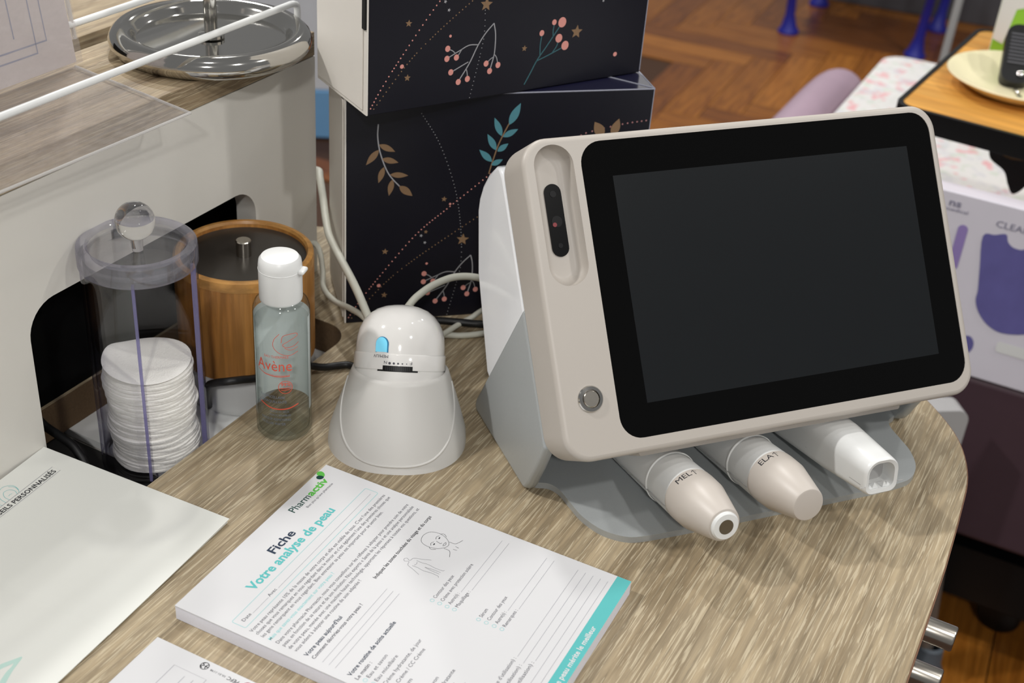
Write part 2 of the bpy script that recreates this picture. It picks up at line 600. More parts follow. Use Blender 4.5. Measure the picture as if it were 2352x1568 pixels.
def wrap(mb, verts, faces, fun):
    mb.add([fun(*p) for p in verts], faces)


DW = math.radians(63.765)      # bearing of the partition and the desk's long edges
CW, SW = math.cos(DW), math.sin(DW)


def wf(s, t, z):
    """along the partition, out from it, up -> scene position"""
    return (CW * s + SW * t, SW * s - CW * t, z)


# ================================================================== THE SETTING
fl = MB().box(-3000, 4500, -1500, 7500, -ZD - 30, -ZD - 4).build('floor', 'floor_base', smooth=False)
fl.location.z = ZD * S
tag(fl, 'brown herringbone oak parquet floor', kind='structure')
# parquet strips, one object each where the photograph shows the floor
PW, PLN = 95, 475
strip = [MB().box(-PLN / 2 + 1, PLN / 2 - 1, -PW / 2 + 1, PW / 2 - 1, 0, 4).build('parquet_strip', m, fl, smooth=False) for m in M['plank']]
FA = math.radians(-22)
cnt = 0
used = [False] * 3


def in_view(x, y):
    # bands of floor seen past the desk: beyond the cartons, and beside the desk
    d = (x, y, -ZD - 517.0)
    zc = d[1] * math.cos(PITCH) - d[2] * math.sin(PITCH)
    X = d[0]
    Yc = d[1] * math.sin(PITCH) + d[2] * math.cos(PITCH)
    px = 1176 + 2965 * (X * math.cos(ROLL) + Yc * math.sin(ROLL)) / zc
    py = 784 - 2965 * (Yc * math.cos(ROLL) - X * math.sin(ROLL)) / zc
    return (1430 < px < 2330 and -60 < py < 330) or (2060 < px < 2450 and 1200 < py < 1660) or (700 < px < 790 and 350 < py < 560)


cells = []
for i in range(-60, 60):
    for j in range(-14, 14):
        for half in (0, 1):
            # classic herringbone: pairs of strips at right angles on a stair
            gx = i * PW + j * PLN
            gy = i * PW - j * PLN
            if half == 0:
                cx, cy, rot = gx + PLN / 2, gy + PW / 2, 0.0
            else:
                cx, cy, rot = gx + PLN + PW / 2 - PW, gy + PW + PLN / 2, PI / 2
                cx = gx + PW / 2
            X = math.cos(FA) * cx - math.sin(FA) * cy + 700
            Y = math.sin(FA) * cx + math.cos(FA) * cy + 2600
            if -900 < X < 2600 and 900 < Y < 5200 and in_view(X, Y):
                cells.append((X, Y, rot + FA))
cells.sort(key=lambda c: c[1])
for X, Y, rot in cells[:290]:
    k = random.randrange(3)
    o = strip[k] if not used[k] else strip[k].copy()
    if used[k]:
        COL.objects.link(o)
    used[k] = True
    o.parent = fl
    o.location = (X * S, Y * S, -(ZD + 4) * S)
    o.rotation_euler = (0, 0, rot)
for k in range(3):
    if not used[k]:
        bpy.data.objects.remove(strip[k])

# ================================================================== DESK
DESK0 = wf(600, -250, 0)
desk = thing('desk', 'greyed oak laminate desk with rounded end and cable cutout', 'desk', (DESK0[0], DESK0[1], -ZD), DW)


def dl(s, t):
    return (s - 600, -(t + 250))


outer = [dl(-150, -700), dl(-150, -20), dl(300, -19), dl(562, -20), dl(640, -22)]
outer += smooth_line([dl(673, -23), dl(731, -26.5), dl(775, -31), dl(812, -44), dl(840, -64), dl(866, -92), dl(905, -150), dl(933, -240), dl(936, -350), dl(905, -470), dl(862, -545), dl(818, -596), dl(790, -650), dl(770, -700)], 5)
cut = [dl(s, t) for s, t in rrect(428, 691, -588, -475, 22)]
top = MB().plate([outer, cut], ZD - 28, ZD - 0.5).build('desk_core', 'mdf', desk, smooth=False)
inset = [(x, y) for x, y in outer]
surf = MB().plate([outer, cut], ZD - 0.5, ZD).build('desk_top', 'desk', desk, smooth=False)
# edge band round the outside
eb = MB()
n = len(outer)
cx = sum(p[0] for p in outer) / n
cy = sum(p[1] for p in outer) / n
o2 = []
for i in range(n):
    a, b = Vector(outer[i - 1]), Vector(outer[(i + 1) % n])
    t = (b - a).normalized()
    nn = Vector((t.y, -t.x))
    if nn.dot(Vector(outer[i]) - Vector((cx, cy))) < 0:
        nn = -nn
    o2.append((outer[i][0] + nn.x * 0.9, outer[i][1] + nn.y * 0.9))
eb.plate([o2, outer], ZD - 28, ZD - 0.6)
eb.build('edge_band', 'edge', desk, smooth=False)
MB().plate([[dl(s, t) for s, t in rrect(510, 700, -600, -466, 10)]], ZD - 34, ZD - 28.2).build('cutout_tray', 'white', desk, smooth=False)
MB().plate([[dl(s, t) for s, t in rrect(425, 509, -600, -466, 4)]], ZD - 35.5, ZD - 34.6).build('cavity_shade', 'shade_board', desk, smooth=False)  # dark plate stands in for the shade in this end of the cutout
MB().plate([[dl(-100, -640), dl(640, -640), dl(640, -60), dl(-100, -60)]], 0, ZD - 36).build('cabinet', 'panel', desk, smooth=False)
for z_, s_, e_ in ((-42, 661, -4), (-79, 661, -4)):
    a, b = dl(s_, -70), dl(s_, e_)
    h = MB()
    mtx = Matrix.Translation((a[0], a[1], ZD + z_)) @ (Vector((b[0] - a[0], b[1] - a[1], 0))).to_track_quat('Z', 'Y').to_matrix().to_4x4()
    Lh = 66
    h.lathe([(8.2, 0), (8.2, Lh - 1.2), (7.6, Lh - 0.3), (6.8, Lh), (0, Lh)], 40, mtx)
    tag(h.build('steel_handle', 'steel', desk), 'brushed steel bar handle')

# ================================================================== PARTITION with raised shelf
P0 = wf(600, -562, 0)
part = thing('counter_partition', 'off-white partition with rounded cutout carrying a narrow oak shelf', 'partition', (P0[0], P0[1], 0), DW)


def pl_(s, z):
    return (s - 600, z)


# panel outline in (s,z), opening reaches the desk
op = []
for cx_, cz_, r_, a0 in ((482, 82, 22, PI), (656, 82, 22, PI / 2)):
    for k in range(9):
        t = a0 - PI / 2 * k / 8
        op.append((cx_ + r_ * math.cos(t), cz_ + r_ * math.sin(t)))
outl = [(100, 0), (460, 0)] + op + [(678, 0), (753, 0), (753, 181.5), (100, 181.5)]
rot_yz = Matrix(((1, 0, 0, 0), (0, 0, -1, 0), (0, 1, 0, 0), (0, 0, 0, 1)))   # (x,y,z)->(x,-z,y)
MB().plate([[pl_(*q) for q in outl]], -9, 9, rot_yz).build('panel', 'panel', part, smooth=True, angle=30)
MB().box(-500, 153, -9, 90, 182, 200).build('shelf_top', 'shelf', part, smooth=False, bevel=0.6)
MB().box(-500, 144.5, 28, 34, -20, 181.8).build('back_panel', mat('matt_black_board', (9, 9, 9), 0.95, spec=0.1), part, smooth=False)
MB().box(-500, 153, 78, 89, 0, 181.8).build('rear_panel', 'panel', part, smooth=False)
MB().box(145, 153, 9.2, 77.8, 0, 181.8).build('end_panel', 'panel', part, smooth=False)

# white wire rail standing on the shelf
R0 = wf(600, -600, 200)
rail = thing('wire_rail', 'white wire gallery rail along both edges of the oak shelf', 'rail', R0, DW)


def rl(s, t, z):
    return (s - 600, -(t + 600), z - 200)


for t_, s1 in ((-557, 738), (-639, 742)):
    mb = MB()
    mb.tube([rl(150, t_, 225), rl(s1 - 8, t_, 225)], 2.4, 12, spline=False)
    mb.tube([rl(s1 - 8, t_, 225), rl(s1 - 3, t_, 224), rl(s1, t_, 220), rl(s1, t_, 200)], 2.4, 12)
    mb.build('rail_wire', 'white', rail)

# chrome round stand on the shelf
D0 = wf(678, -586, 200)
st = thing('display_stand', 'polished chrome stand base with rolled rim and slim pole on oak shelf', 'stand', D0)
MB().lathe([(0, 1), (56, 1), (61, 0.2), (66, 1.6), (69, 5.2), (69.6, 9), (68, 13), (64.5, 16), (61, 16.8), (57, 15.6), (54, 12.8), (52.4, 9.8), (51, 8.6), (0, 8)], 96).build('base', 'chrome', st)
MB().lathe([(0, 9), (9, 9), (9, 11), (4.6, 12), (4.6, 420), (0, 420)], 32).build('pole', 'chrome', st)

# acrylic sign holder
A0 = wf(520, -570, 200.3)
sg = thing('sign_holder', 'clear acrylic leaflet holder with overhanging base plate on oak shelf', 'sign holder', A0, DW)


def al(s, t):
    return (s - 520, -(t + 570))


MB().plate([[al(380, -526), al(576, -518.5), al(591, -628), al(380, -634)]], 0.4, 2.6).build('base_plate', 'acrylic_sheet', sg, smooth=False)
MB().tube([(*al(380, -525.6), 1.5), (*al(576, -518.2), 1.5), (*al(591, -628), 1.5)], 1.0, 8, spline=False).build('edge_highlight', 'acrylic_bright', sg)  # pale tube paints the bright highlight along the base plate's edge
lean = Matrix.Translation((0, -(-628 + 570), 2.6)) @ Matrix.Rotation(math.radians(-7), 4, 'X') @ Matrix.Translation((0, 0, 0))
MB().box(-170, 77, -1.2, 1.2, 0.6, 190, lean).build('upright_plate', 'acrylic_sheet', sg, smooth=False)
MB().box(-170, 82, 6.5, 8.5, 14, 190, lean).build('rear_plate', 'acrylic_sheet', sg, smooth=False)
MB().box(81, 82.6, 6.3, 8.7, 14, 190, lean).build('rear_cut_edge', 'acrylic_bright', sg, smooth=False)
lf = MB().box(-170, 74, 1.6, 5.8, 1.2, 189, lean).build('leaflet', mat('greyish_leaflet_paper', (206, 198, 198), 0.6, var=0.02), sg, smooth=False)
pr = MB()
m2 = lean @ Matrix(((1, 0, 0, 0), (0, 0, -1, 1.5), (0, 1, 0, 0), (0, 0, 0, 1)))
stroke(pr, [(28, 28), (28, 189)], 0.9, 0, m2)
stroke(pr, [(-170, 15), (44, 15), (44, 189)], 1.3, 0, m2)
stroke(pr, [(-170, 21), (53, 21), (53, 189)], 1.3, 0, m2)
pr.build('printed_border', mat('blue_grey_print', (150, 154, 176), 0.7), lf, smooth=False)['kind'] = 'stuff'
ps = MB()
star = []
for k in range(8):
    r_ = 11 if k % 2 == 0 else 2.6
    star.append((8 + r_ * 0.8 * math.sin(k * PI / 4), 46 + r_ * math.cos(k * PI / 4)))
ps.flat([star], 0, m2)
ps.build('printed_star', mat('dull_sage_print', (180, 176, 166), 0.7), lf, smooth=False)

# ================================================================== COTTON JAR
J0 = wf(522, -519.5, -28)
jar = thing('cotton_jar', 'tall clear acrylic jar with slotted front and ball-knob lid', 'jar', J0)
# slot between two angles seen from the front
sa0, sa1 = math.radians(-78), math.radians(-4)
wall = MB()
ro, ri = 35.6, 33.2
n_ = 80
span = 2 * PI - (sa1 - sa0)
H_ = 155
for r_, flip in ((ro, False), (ri, True)):
    rs = [[(r_ * math.cos(sa1 + span * j / n_), r_ * math.sin(sa1 + span * j / n_), z) for j in range(n_ + 1)] for z in (0, H_)]
    if flip:
        rs = rs[::-1]
    wall.rings(rs, False, False, False)
wall.lathe([(0, 0.2), (ro, 0.2), (ro, 3.5), (0, 3.5)], 64)
wall.build('jar_wall', 'acrylic', jar)
for a in (sa0, sa1):
    e = MB()
    s_ = 1 if a == sa1 else -1
    pts = [((ro + 0.2) * math.cos(a), (ro + 0.2) * math.sin(a)), ((ri - 0.4) * math.cos(a), (ri - 0.4) * math.sin(a)),
           ((ri - 0.4) * math.cos(a + s_ * 0.05), (ri - 0.4) * math.sin(a + s_ * 0.05)), ((ro + 0.2) * math.cos(a + s_ * 0.05), (ro + 0.2) * math.sin(a + s_ * 0.05))]
    e.plate([pts], 4, H_ - 4)
    e.build('slot_edge', 'acrylic_edge', jar)
lid = MB()
lid.lathe([(0, 156.2), (27, 156.2), (28.5, 157), (29.5, 161), (31, 162.6), (34.5, 162.8), (36, 161.5), (36.3, 158), (36.3, 150), (35.8, 149), (35.7, 155.4), (33, 155.4), (33, 152), (0, 152)][::-1], 96)
lo = lid.build('lid', 'acrylic_lid', jar)
kn = MB()
pk = [(3.4, 157)]
pk += [(12.2 * math.sin(t), 176.8 - 12.2 * math.cos(t)) for t in [0.32 + (PI - 0.32) * k / 24 for k in range(24)]]
pk.append((0.0, 189))
kn.lathe(pk, 48)
gm, gnt, GN, GL, gp = base_mat('solid_clear_knob')
gp.inputs['Transmission Weight'].default_value = 1
gp.inputs['Roughness'].default_value = 0.02
gp.inputs['IOR'].default_value = 1.42
gp.inputs['Base Color'].default_value = (0.97, 0.97, 0.97, 1)
kn.build('knob', gm, lo)
rim = MB()
rim.lathe([(29.6, 160.6), (31, 162.9), (34.6, 163.1), (36.3, 162), (36.6, 158), (36.6, 150), (36, 148.8), (34.4, 149)], 96)
rim.build('lid_rim', 'acrylic_rim', lo)

# cotton pads, every one of them
pad0 = None
NP = 31
zz = -23.6
for k in range(NP):
    th = 2.25
    if pad0 is None:
        mb = MB()
        prof = [(0, 0.1), (20, 0.1), (27.9, 0.15), (28.5, 0.45), (28.5, 1.85), (27.9, 2.15), (20, 2.2), (0, 2.2)]
        mb.lathe(prof, 40)
        v = []
        for (x, y, z) in mb.v:
            a = math.atan2(y, x)
            r_ = math.hypot(x, y)
            q = 1 + 0.012 * math.sin(3 * a + 1) + 0.01 * math.sin(7 * a)
            v.append((x * q, y * q, z + (0.12 * math.sin(2 * a) if r_ > 18 else 0)))
        mb.v = v
        pad0 = mb.build('cotton_pad', 'cotton', None)
        o = pad0
    else:
        o = pad0.copy()
        COL.objects.link(o)
    sh = 0.9 if k < NP - 8 else 0.4
    wobble = 1.3 * math.sin(k * 0.42)
    px, py, _ = wf(522 + random.uniform(-sh, sh) + wobble * 0.7, -519.5 + random.uniform(-sh, sh) * 0.6 + wobble * 0.5, 0)
    o.location = (px * S, py * S, (zz + ZD) * S)
    o.rotation_euler = (random.uniform(-.012, .012), random.uniform(-.012, .012), random.uniform(0, 6.28))
    zz += th
    tag(o, 'round white cotton pad lower down in the stack inside the clear jar', 'cotton pad', 'cotton pads in the clear jar')
# the topmost is bowed
mb = MB()
rs = []
for r_, z in ((0.01, 2.1), (8, 2.3), (16, 2.5), (22, 2.3), (27, 2.0), (28.4, 1.3), (27.6, 0.5), (22, 0.3), (0.01, 0.2)):
    rs.append([(r_ * math.cos(2 * PI * j / 48), r_ * math.sin(2 * PI * j / 48),
                z + 0.0016 * r_ * r_ * (1 + math.sin(2 * PI * j / 48 * 2 + 0.6)) + (3.0 * math.exp(-((j - 22) / 3.0) ** 2) * (r_ / 28) ** 3)) for j in range(48)])
mb.rings(rs, True, True)
tp = mb.build('cotton_pad', 'cotton', None)
q = wf(521, -519.5, 0)
tp.location = (q[0] * S, q[1] * S, (zz + 0.2 + ZD) * S)
tag(tp, 'topmost bowed white cotton pad of the stack in the clear jar', 'cotton pad', 'cotton pads in the clear jar')

# ================================================================== BAMBOO POT
B0 = wf(627, -523.5, -28)
pot = thing('bamboo_pot', 'round bamboo pot with dark smoked lid and steel knob behind the small bottle', 'pot', B0)
body = MB()
NST = 22
stave = MB()
stave.lathe([(46.5, 31), (48.6, 31), (48.7, 36), (48.7, 107), (48.3, 109.5), (46.6, 110.6), (44.6, 110.4), (43.6, 108), (43.6, 31)], 96)
stave.build('bamboo_wall', 'bamboo', pot)
MB().lathe([(43.5, 108.5), (44.6, 110.5), (46.6, 110.7), (48.3, 109.6), (48.9, 106.5), (48.9, 103), (48.6, 103)], 96).build('bamboo_rim', 'rim_bamboo', pot)
MB().lathe([(0, 0), (45, 0), (46.6, 1.5), (47.6, 6), (47.8, 31), (0, 31)], 96).build('ceramic_base', 'white', pot)
pl = MB().lathe([(0, 104), (43.4, 104), (43.4, 106), (0, 106.4)], 96).build('pot_lid', mat('smoked_brown_lid', (52, 48, 44), 0.28, var=0.1, vscale=60), pot)
MB().lathe([(0, 106), (5.2, 106), (5.4, 117.6), (4.9, 118.2), (0, 118.2)], 40).build('knob', 'steel', pl)

# ================================================================== BOTTLE
bt = thing('micellar_water_bottle', 'small clear bottle with white flip cap and coral lettering', 'bottle', (-147.9, 702.5, 0), math.radians(-12))
RB = 18.3
MB().lathe([(0, 1.2), (14.5, 0.3), (17.2, 0.6), (18.2, 2.4), (18.3, 5), (18.3, 91), (18.0, 95), (16.9, 98.4), (15, 100.6), (12.6, 101.8), (12, 103)], 72).build('bottle_body', 'bottle', bt)
MB().lathe([(0, 2.6), (15.4, 3), (16.9, 5), (17.1, 8), (17.1, 86.5), (0, 86.5)], 64).build('liquid', 'liquid', bt)
ab = PI / 2 + math.radians(12)
MB().lathe([(17.75, 19), (17.75, 90)], 48, None, ab - math.radians(102), ab + math.radians(102)).build('back_label', 'back_label', bt)
bc = MB()
bc.lathe([(12.5, 100.2), (13.4, 100.6), (13.7, 102), (13.7, 124.6), (13.2, 128.2), (11.6, 130.4), (8.4, 131.3), (0, 131.5)], 64)
cap = bc.build('cap', 'white', bt)
MB().lathe([(13.72, 121.9), (13.95, 122.2), (13.72, 122.5)], 64).build('cap_seam', 'white', cap)
lip = MB()
lip.box(13.0, 17.2, -4.2, 4.2, 121.4, 124.2)
lip.build('flip_tab', 'white', cap, bevel=1.2)
a_front = -PI / 2 + math.radians(12)   # points to the viewer in local axes


def on_bottle(cx_):
    def f(x, y, z):
        a = a_front + (x + cx_) / (RB + 0.25)
        return ((RB + 0.25) * math.cos(a), (RB + 0.25) * math.sin(a), y)
    return f


def bottle_print(name, mat_, items):
    mb = MB()
    for it in items:
        t = MB()
        if it[0] == 't':
            _, s_, x, y, size, wd, bold = it
            put_text(t, s_, x, y, size, wd, 0, bold)
        elif it[0] == 's':
            stroke(t, smooth_line(it[1], 8), it[2])
        wrap(mb, t.v, t.f, on_bottle(0))
    o = mb.build(name, mat_, bt, smooth=False)
    o['kind'] = 'stuff'
    return o


bottle_print('coral_print', 'coral', [
    ('t', 'Av\u00e8ne', -14.5, 56.5, 11.5, 24, 0.0), ('t', 'EAU THERMALE', -8.5, 66.2, 2.6, 16, 0.0),
    ('s', [(-14, 55.5), (-8, 53.2), (0, 52.3), (8, 52.6)], 0.5),
    ('t', 'LABORATOIRE DERMATOLOGIQUE', -9, 52.6, 1.6, 17, 0.0),
    ('s', [(-13, 30.5), (-6, 27.8), (0, 27.0), (7, 27.6), (13.5, 29.8)], 0.8),
    ('s', [(5 + 4.4 * math.cos(k * 0.35), 44.2 + 4.8 * math.sin(k * 0.35)) for k in range(19)], 0.4),
    ('t', '99%', 2, 45.0, 4.0, 6.4, 0.01), ('s', [(1.6, 43.4), (8.6, 43.6)], 0.5), ('s', [(2.2, 42.0), (8.0, 42.2)], 0.5),
    ('s', [(2, 84.5), (-1.5, 80), (-2, 74.5), (2, 70), (8, 68.2), (14, 70)], 0.35),
    ('s', [(3, 78), (4.5, 83), (12, 84), (13.5, 82), (8, 79), (4, 76.5), (6, 74.4), (11, 74.8), (14.5, 77)], 0.35),
    ('s', [(5, 74), (9, 72), (14, 73.5)], 0.3)])
bottle_print('grey_print', 'label_grey', [
    ('t', 'EAU MICELLAIRE', -12.5, 35.2, 2.9, 17, 0.0), ('t', 'D\u00c9MAQUILLANTE', -12.5, 31.6, 2.9, 18, 0.0),
    ('t', 'MAKEUP REMOVING', -12.5, 17.6, 2.9, 20.5, 0.0), ('t', 'MICELLAR WATER', -12.5, 14.2, 2.9, 17, 0.0),
    ('t', 'VISAGE ET YEUX', -6, 24.2, 2.0, 13, 0.0), ('t', 'PEAUX SENSIBLES', -6, 21.4, 2.0, 14, 0.0)])

# ================================================================== DOME HANDSET IN ITS CRADLE
CR0 = (-72, 706, 0)
crz = math.radians(3)
cr = thing('charging_cradle', 'satin white sloping cradle holding the domed handset', 'cradle', CR0, crz)


def cradle_ring(f, n=72, grow=0.0):
    """f 0..1 from the desk to the top edge"""
    zt = 50.5 * f
    wv = 47.2 - 15.2 * f + grow
    if f < 0.1:
        wv += -1.0 * (1 - f / 0.1)
    yf = -46.5 + 29.6 * f - grow      # front slopes back
    yb = 36 + 7 * f
    yc = (yf + yb) / 2 + 2
    pts = []
    for j in range(n):
        a = 2 * PI * j / n
        c_, s_ = math.cos(a), math.sin(a)
        ex = 0.86 + 0.12 * f
        x = wv * math.copysign(abs(c_) ** ex, c_)
        yy = (yb - yc) * abs(s_) ** ex if s_ > 0 else -(yc - yf) * abs(s_) ** ex
        # the top edge is cut parallel to the handset rim
        zc = zt - 0.24 * f * f * (yc + yy - yf)
        pts.append((x, yc + yy, zc))
    return pts


mb = MB()
mb.rings([cradle_ring(f) for f in (0, 0.015, 0.05, 0.1, 0.2, 0.35, 0.5, 0.65, 0.8, 0.9, 0.96, 0.99)] +
         [[(x * 0.955, y * 0.955 + 0.7, z + 0.5) for x, y, z in cradle_ring(1.0)]] +
         [[(x * 0.91, y * 0.91 + 1.2, z - 1.5) for x, y, z in cradle_ring(1.0)]] +
         [[(x * 0.9, y * 0.9 + 1.3, z - 14) for x, y, z in cradle_ring(1.0)]])
mb.build('cradle_shell', 'cradle', cr, angle=60)
rg = []
for k in range(61):
    a = -PI / 2 + math.radians(-88 + 176 * k / 60)
    f = 0.085 + 0.75 * (abs(k - 30) / 30) ** 2.6
    ring = cradle_ring(f, 720, -0.25)
    j = int(round((a % (2 * PI)) / (2 * PI) * 720)) % 720
    rg.append(ring[j])
MB().tube(rg, 0.9, 10, 3).build('ridge_line', 'cradle', cr)

# the handset leans back in the cradle
TILT = math.radians(31)
hs = thing('skin_scope_handset', 'glossy white domed handset with glowing blue button', 'handset', (CR0[0], CR0[1], 0), crz)
hm = Matrix.Translation((-0.8, 14.0, 37.4)) @ Matrix.Rotation(-TILT, 4, 'X')
hp = [(0, -14), (27.5, -14), (28.5, -8), (28.8, -2), (28.8, 3.2), (28.3, 3.6), (28.3, 4.0), (28.8, 4.4), (28.8, 14.0), (28.5, 14.5), (28.0, 14.8),
      (28.0, 19), (27.5, 25), (26.2, 30.5), (24.0, 35.5), (20.6, 40), (16.0, 43.6), (10.5, 45.8), (5, 46.8), (0, 47.1)]
hp = [(r_ * 1.06, z_) for r_, z_ in hp]
MB().lathe(hp, 96, hm).build('handset_body', 'dome', hs, angle=50)


def on_handset(r_):
    def f(x, y, z):
        a = -PI / 2 + x / r_
        return tuple(hm @ Vector(((r_ + z) * math.cos(a), (r_ + z) * math.sin(a), y)))
    return f


def slab(x0, x1, y0, y1, z0, z1, n=20):
    mb = MB()
    rs = [[(x0 + (x1 - x0) * i / n, y0, z0), (x0 + (x1 - x0) * i / n, y1, z0), (x0 + (x1 - x0) * i / n, y1, z1), (x0 + (x1 - x0) * i / n, y0, z1)] for i in range(n + 1)]
    return mb.rings(rs[::-1])


def hs_part(name, m_, mbs, r_=28.8, parent=None):
    r_ *= 1.06
    mb = MB()
    wrap(mb, mbs.v, mbs.f, on_handset(r_))
    return mb.build(name, m_, parent or hs, smooth=False)


dsh = [(-4.0, 0), (4.0, 0), (4.0, 5)] + [(4.0 * math.cos(t), 5 + 4.6 * math.sin(t)) for t in [PI * k / 12 for k in range(1, 12)]] + [(-4.0, 5)]
bt_ = MB().plate([[(x - 11.5, y + 15.6) for x, y in dsh]], -1, 0.35)
b_o = hs_part('button', 'led', bt_, 28.0)
dsh2 = [(x * 1.14 - 11.5 + 0.35, y * 1.07 + 15.3) for x, y in dsh]
hs_part('button_surround', 'led_side', MB().plate([dsh2], -1, 0.12), 28.0, b_o)
dial = slab(-9.8, 9.8, 3.7, 7.0, -0.5, 0.15)
d_o = hs_part('focus_dial', 'black', dial)
sl = slab(-13.5, 13.5, 3.2, 4.2, -0.5, 0.1)
hs_part('dial_slot', 'black', sl, 28.8, d_o)
for k in range(13):
    t = MB().plate([[(-7.5 + k * 1.25 - 0.22, 3.9), (-7.5 + k * 1.25 + 0.22, 3.9), (-7.5 + k * 1.25 + 0.22, 6.6), (-7.5 + k * 1.25 - 0.22, 6.6)]], 0.1, 0.4)
    hs_part('dial_tooth', 'tooth', t, 28.8, d_o)
tx = MB()
flip = Matrix(((-1, 0, 0, 0), (0, -1, 0, 0), (0, 0, 1, 0), (0, 0, 0, 1)))
put_text(tx, 'MEM/LIV', 6.5, -13.8, 2.7, 10.4, 0.12, 0.0, flip)
tx.v = [(x, y, z) for x, y, z in tx.v]
put_text(tx, 'F', -9.3, -9.9, 2.6, 1.5, 0.12, 0.0, flip)
put_text(tx, 'N', 7.1, -9.9, 2.6, 2.0, 0.12, 0.0, flip)
for k, r_ in enumerate((0.85, 0.72, 0.6, 0.48, 0.36)):
    tx.flat([circle(-5.3 + k * 2.75, 8.6, r_, 14)], 0.12)
tx.v = [(x, y, 0.14) for x, y, z in tx.v]
hs_part('printed_marks', 'ink', tx)['kind'] = 'stuff'

# ================================================================== SKIN ANALYSER (screen on a silver stand)
DV0 = (177.78, 649.45, 0)
DVA = math.radians(23.5)
dv = thing('skin_analyser', 'tilted touchscreen skin analyser with black glass on a silver stand', 'skin analyser', DV0, DVA)
TL_ = math.radians(35)
cT, sT = math.cos(TL_), math.sin(TL_)


def dp(u, b, d):
    """face coordinates: across, down the face, depth behind it -> local (x=u, y=-n, z)"""
    n = -118.9 + sT * b - d * cT
    z = 215.3 - cT * b - d * sT
    return (u, -n, z)


def face_ring(ins, d, n=10, r=17.0):
    pts = rrect(-147 + ins, 147 - ins, -187 + ins, 5.5 - ins, max(r - ins, 1), n)
    return [dp(x, -y, d) for x, y in pts]


glass = rrect(-109.9, 141.7, -178.2, 0.9, 14, 8)
groove = []
for cx_, cy_, a0 in ((-127.3, -11.5, 0), (-127.3, -70.5, PI)):
    for k in range(25):
        t = a0 + PI * k / 24
        groove.append((cx_ + 12.6 * math.cos(t), cy_ + 12.6 * math.sin(t)))
hb = MB()
rings_ = [face_ring(3.2, 0)]
for k in range(1, 6):
    t = PI / 2 * k / 5
    rings_.append(face_ring(3.2 * (1 - math.sin(t)), 3.2 * (1 - math.cos(t))))
rings_ += [face_ring(0, 32.5), face_ring(1, 33.5)]
hb.rings(rings_[::-1], True, False)
fr0 = rrect(-147 + 3.2, 147 - 3.2, -187 + 3.2, 5.5 - 3.2, 13.8, 10)
tmp = MB().flat([fr0, glass, groove], 0)
hb.add([dp(x, -y, 0) for x, y, z in tmp.v], tmp.f)
# glass recess wall
gl = [[dp(x, -y, d) for x, y in glass] for d in (1.6, 0)]
hb.rings(gl, False, False)
# groove basin, concave
GN_ = len(groove)
basin = []
for k in range(9):
    t = k / 8
    sc_ = 1 - 0.52 * (1 - math.cos(t * PI / 2)) ** 0.9
    dep = 9.2 * math.sin(t * PI / 2) ** 0.8
    rg_ = []
    for (x, y) in groove:
        cy_ = -11.5 if y > -11.5 else (-70.5 if y < -70.5 else y)
        rg_.append(dp(-127.3 + (x + 127.3) * sc_, -(cy_ + (y - cy_) * sc_), dep))
    basin.append(rg_)
hb.rings(basin[::-1], True, False)
hb.build('front_housing', 'bezel', dv, angle=32)
gp_ = MB()
tmp = MB().plate([glass], -1.2, -0.5)
gp_.add([dp(x, -y, -z) for x, y, z in tmp.v], tmp.f)
go = gp_.build('screen_glass', 'glass_black', dv, smooth=False)
ac = MB()
tmp = MB().plate([[(-90.4, -158.2), (122.2, -158.2), (122.2, -20.8), (-90.4, -20.8)]], -0.5, -0.42)
ac.add([dp(x, -y, -z) for x, y, z in tmp.v], tmp.f)
ac.build('display_area', 'lcd', go, smooth=False)
cs = MB()
strip_ = []
for cx_, cy_, a0 in ((-127.3, -26.2, 0), (-127.3, -59.2, PI)):
    for k in range(13):
        t = a0 + PI * k / 12
        strip_.append((cx_ + 5.4 * math.cos(t), cy_ + 5.4 * math.sin(t)))
tmp = MB().plate([strip_], -9.4, -8.4)
cs.add([dp(x, -y, -z) for x, y, z in tmp.v], tmp.f)
co = cs.build('camera_strip', mat('black_camera_window', (7, 7, 8), 0.25, spec=0.12), dv)
for bb, r_, m_ in ((-27, 2.0, 'lens'), (-43.5, 3.4, 'lens'), (-58, 1.5, 'lens')):
    tmp = MB().plate([circle(-127.3, bb, r_, 24)], -8.6, -8.1)
    l_ = MB().add([dp(x, -y, -z) for x, y, z in tmp.v], tmp.f).build('lens', m_, co)
tmp = MB().plate([circle(-129.0, -45.3, 1.35, 20)], -8.2, -8.0)
MB().add([dp(x, -y, -z) for x, y, z in tmp.v], tmp.f).build('red_lens', 'lens_red', co)
# power button
bm4 = Matrix.Translation(dp(-126.6, 150.4, 0)) @ Matrix(((1, 0, 0, 0), (0, sT, -cT, 0), (0, cT, sT, 0), (0, 0, 0, 1)))
pb = MB().lathe([(8.0, -1), (8.0, 0.5), (7.4, 1.3), (5.5, 1.5), (5.3, 0.6), (5.3, -1)], 64, bm4).build('power_button', 'chrome', dv)
MB().lathe([(0, 1.9), (4.6, 1.9), (5.0, 1.5), (5.0, -0.6)][::-1], 48, bm4).build('button_cap', 'steel', pb)
# rear body
prof = [(-95, 118), (-138, 178), (-144, 186), (-150, 189.5), (-158, 187), (-168, 178), (-177, 166), (-182, 155), (-183.5, 146), (-176, 100), (-150, 42), (-142, 38), (-46, 51)]
bd = MB()
m_side = Matrix(((0, 0, 1, 0), (-1, 0, 0, 0), (0, 1, 0, 0), (0, 0, 0, 1)))   # (n,z,u) -> (u,-n,z)
bd.plate([prof], -146.2, 146.2, m_side)
bd.build('rear_body', 'gloss', dv, bevel=4, segs=4)
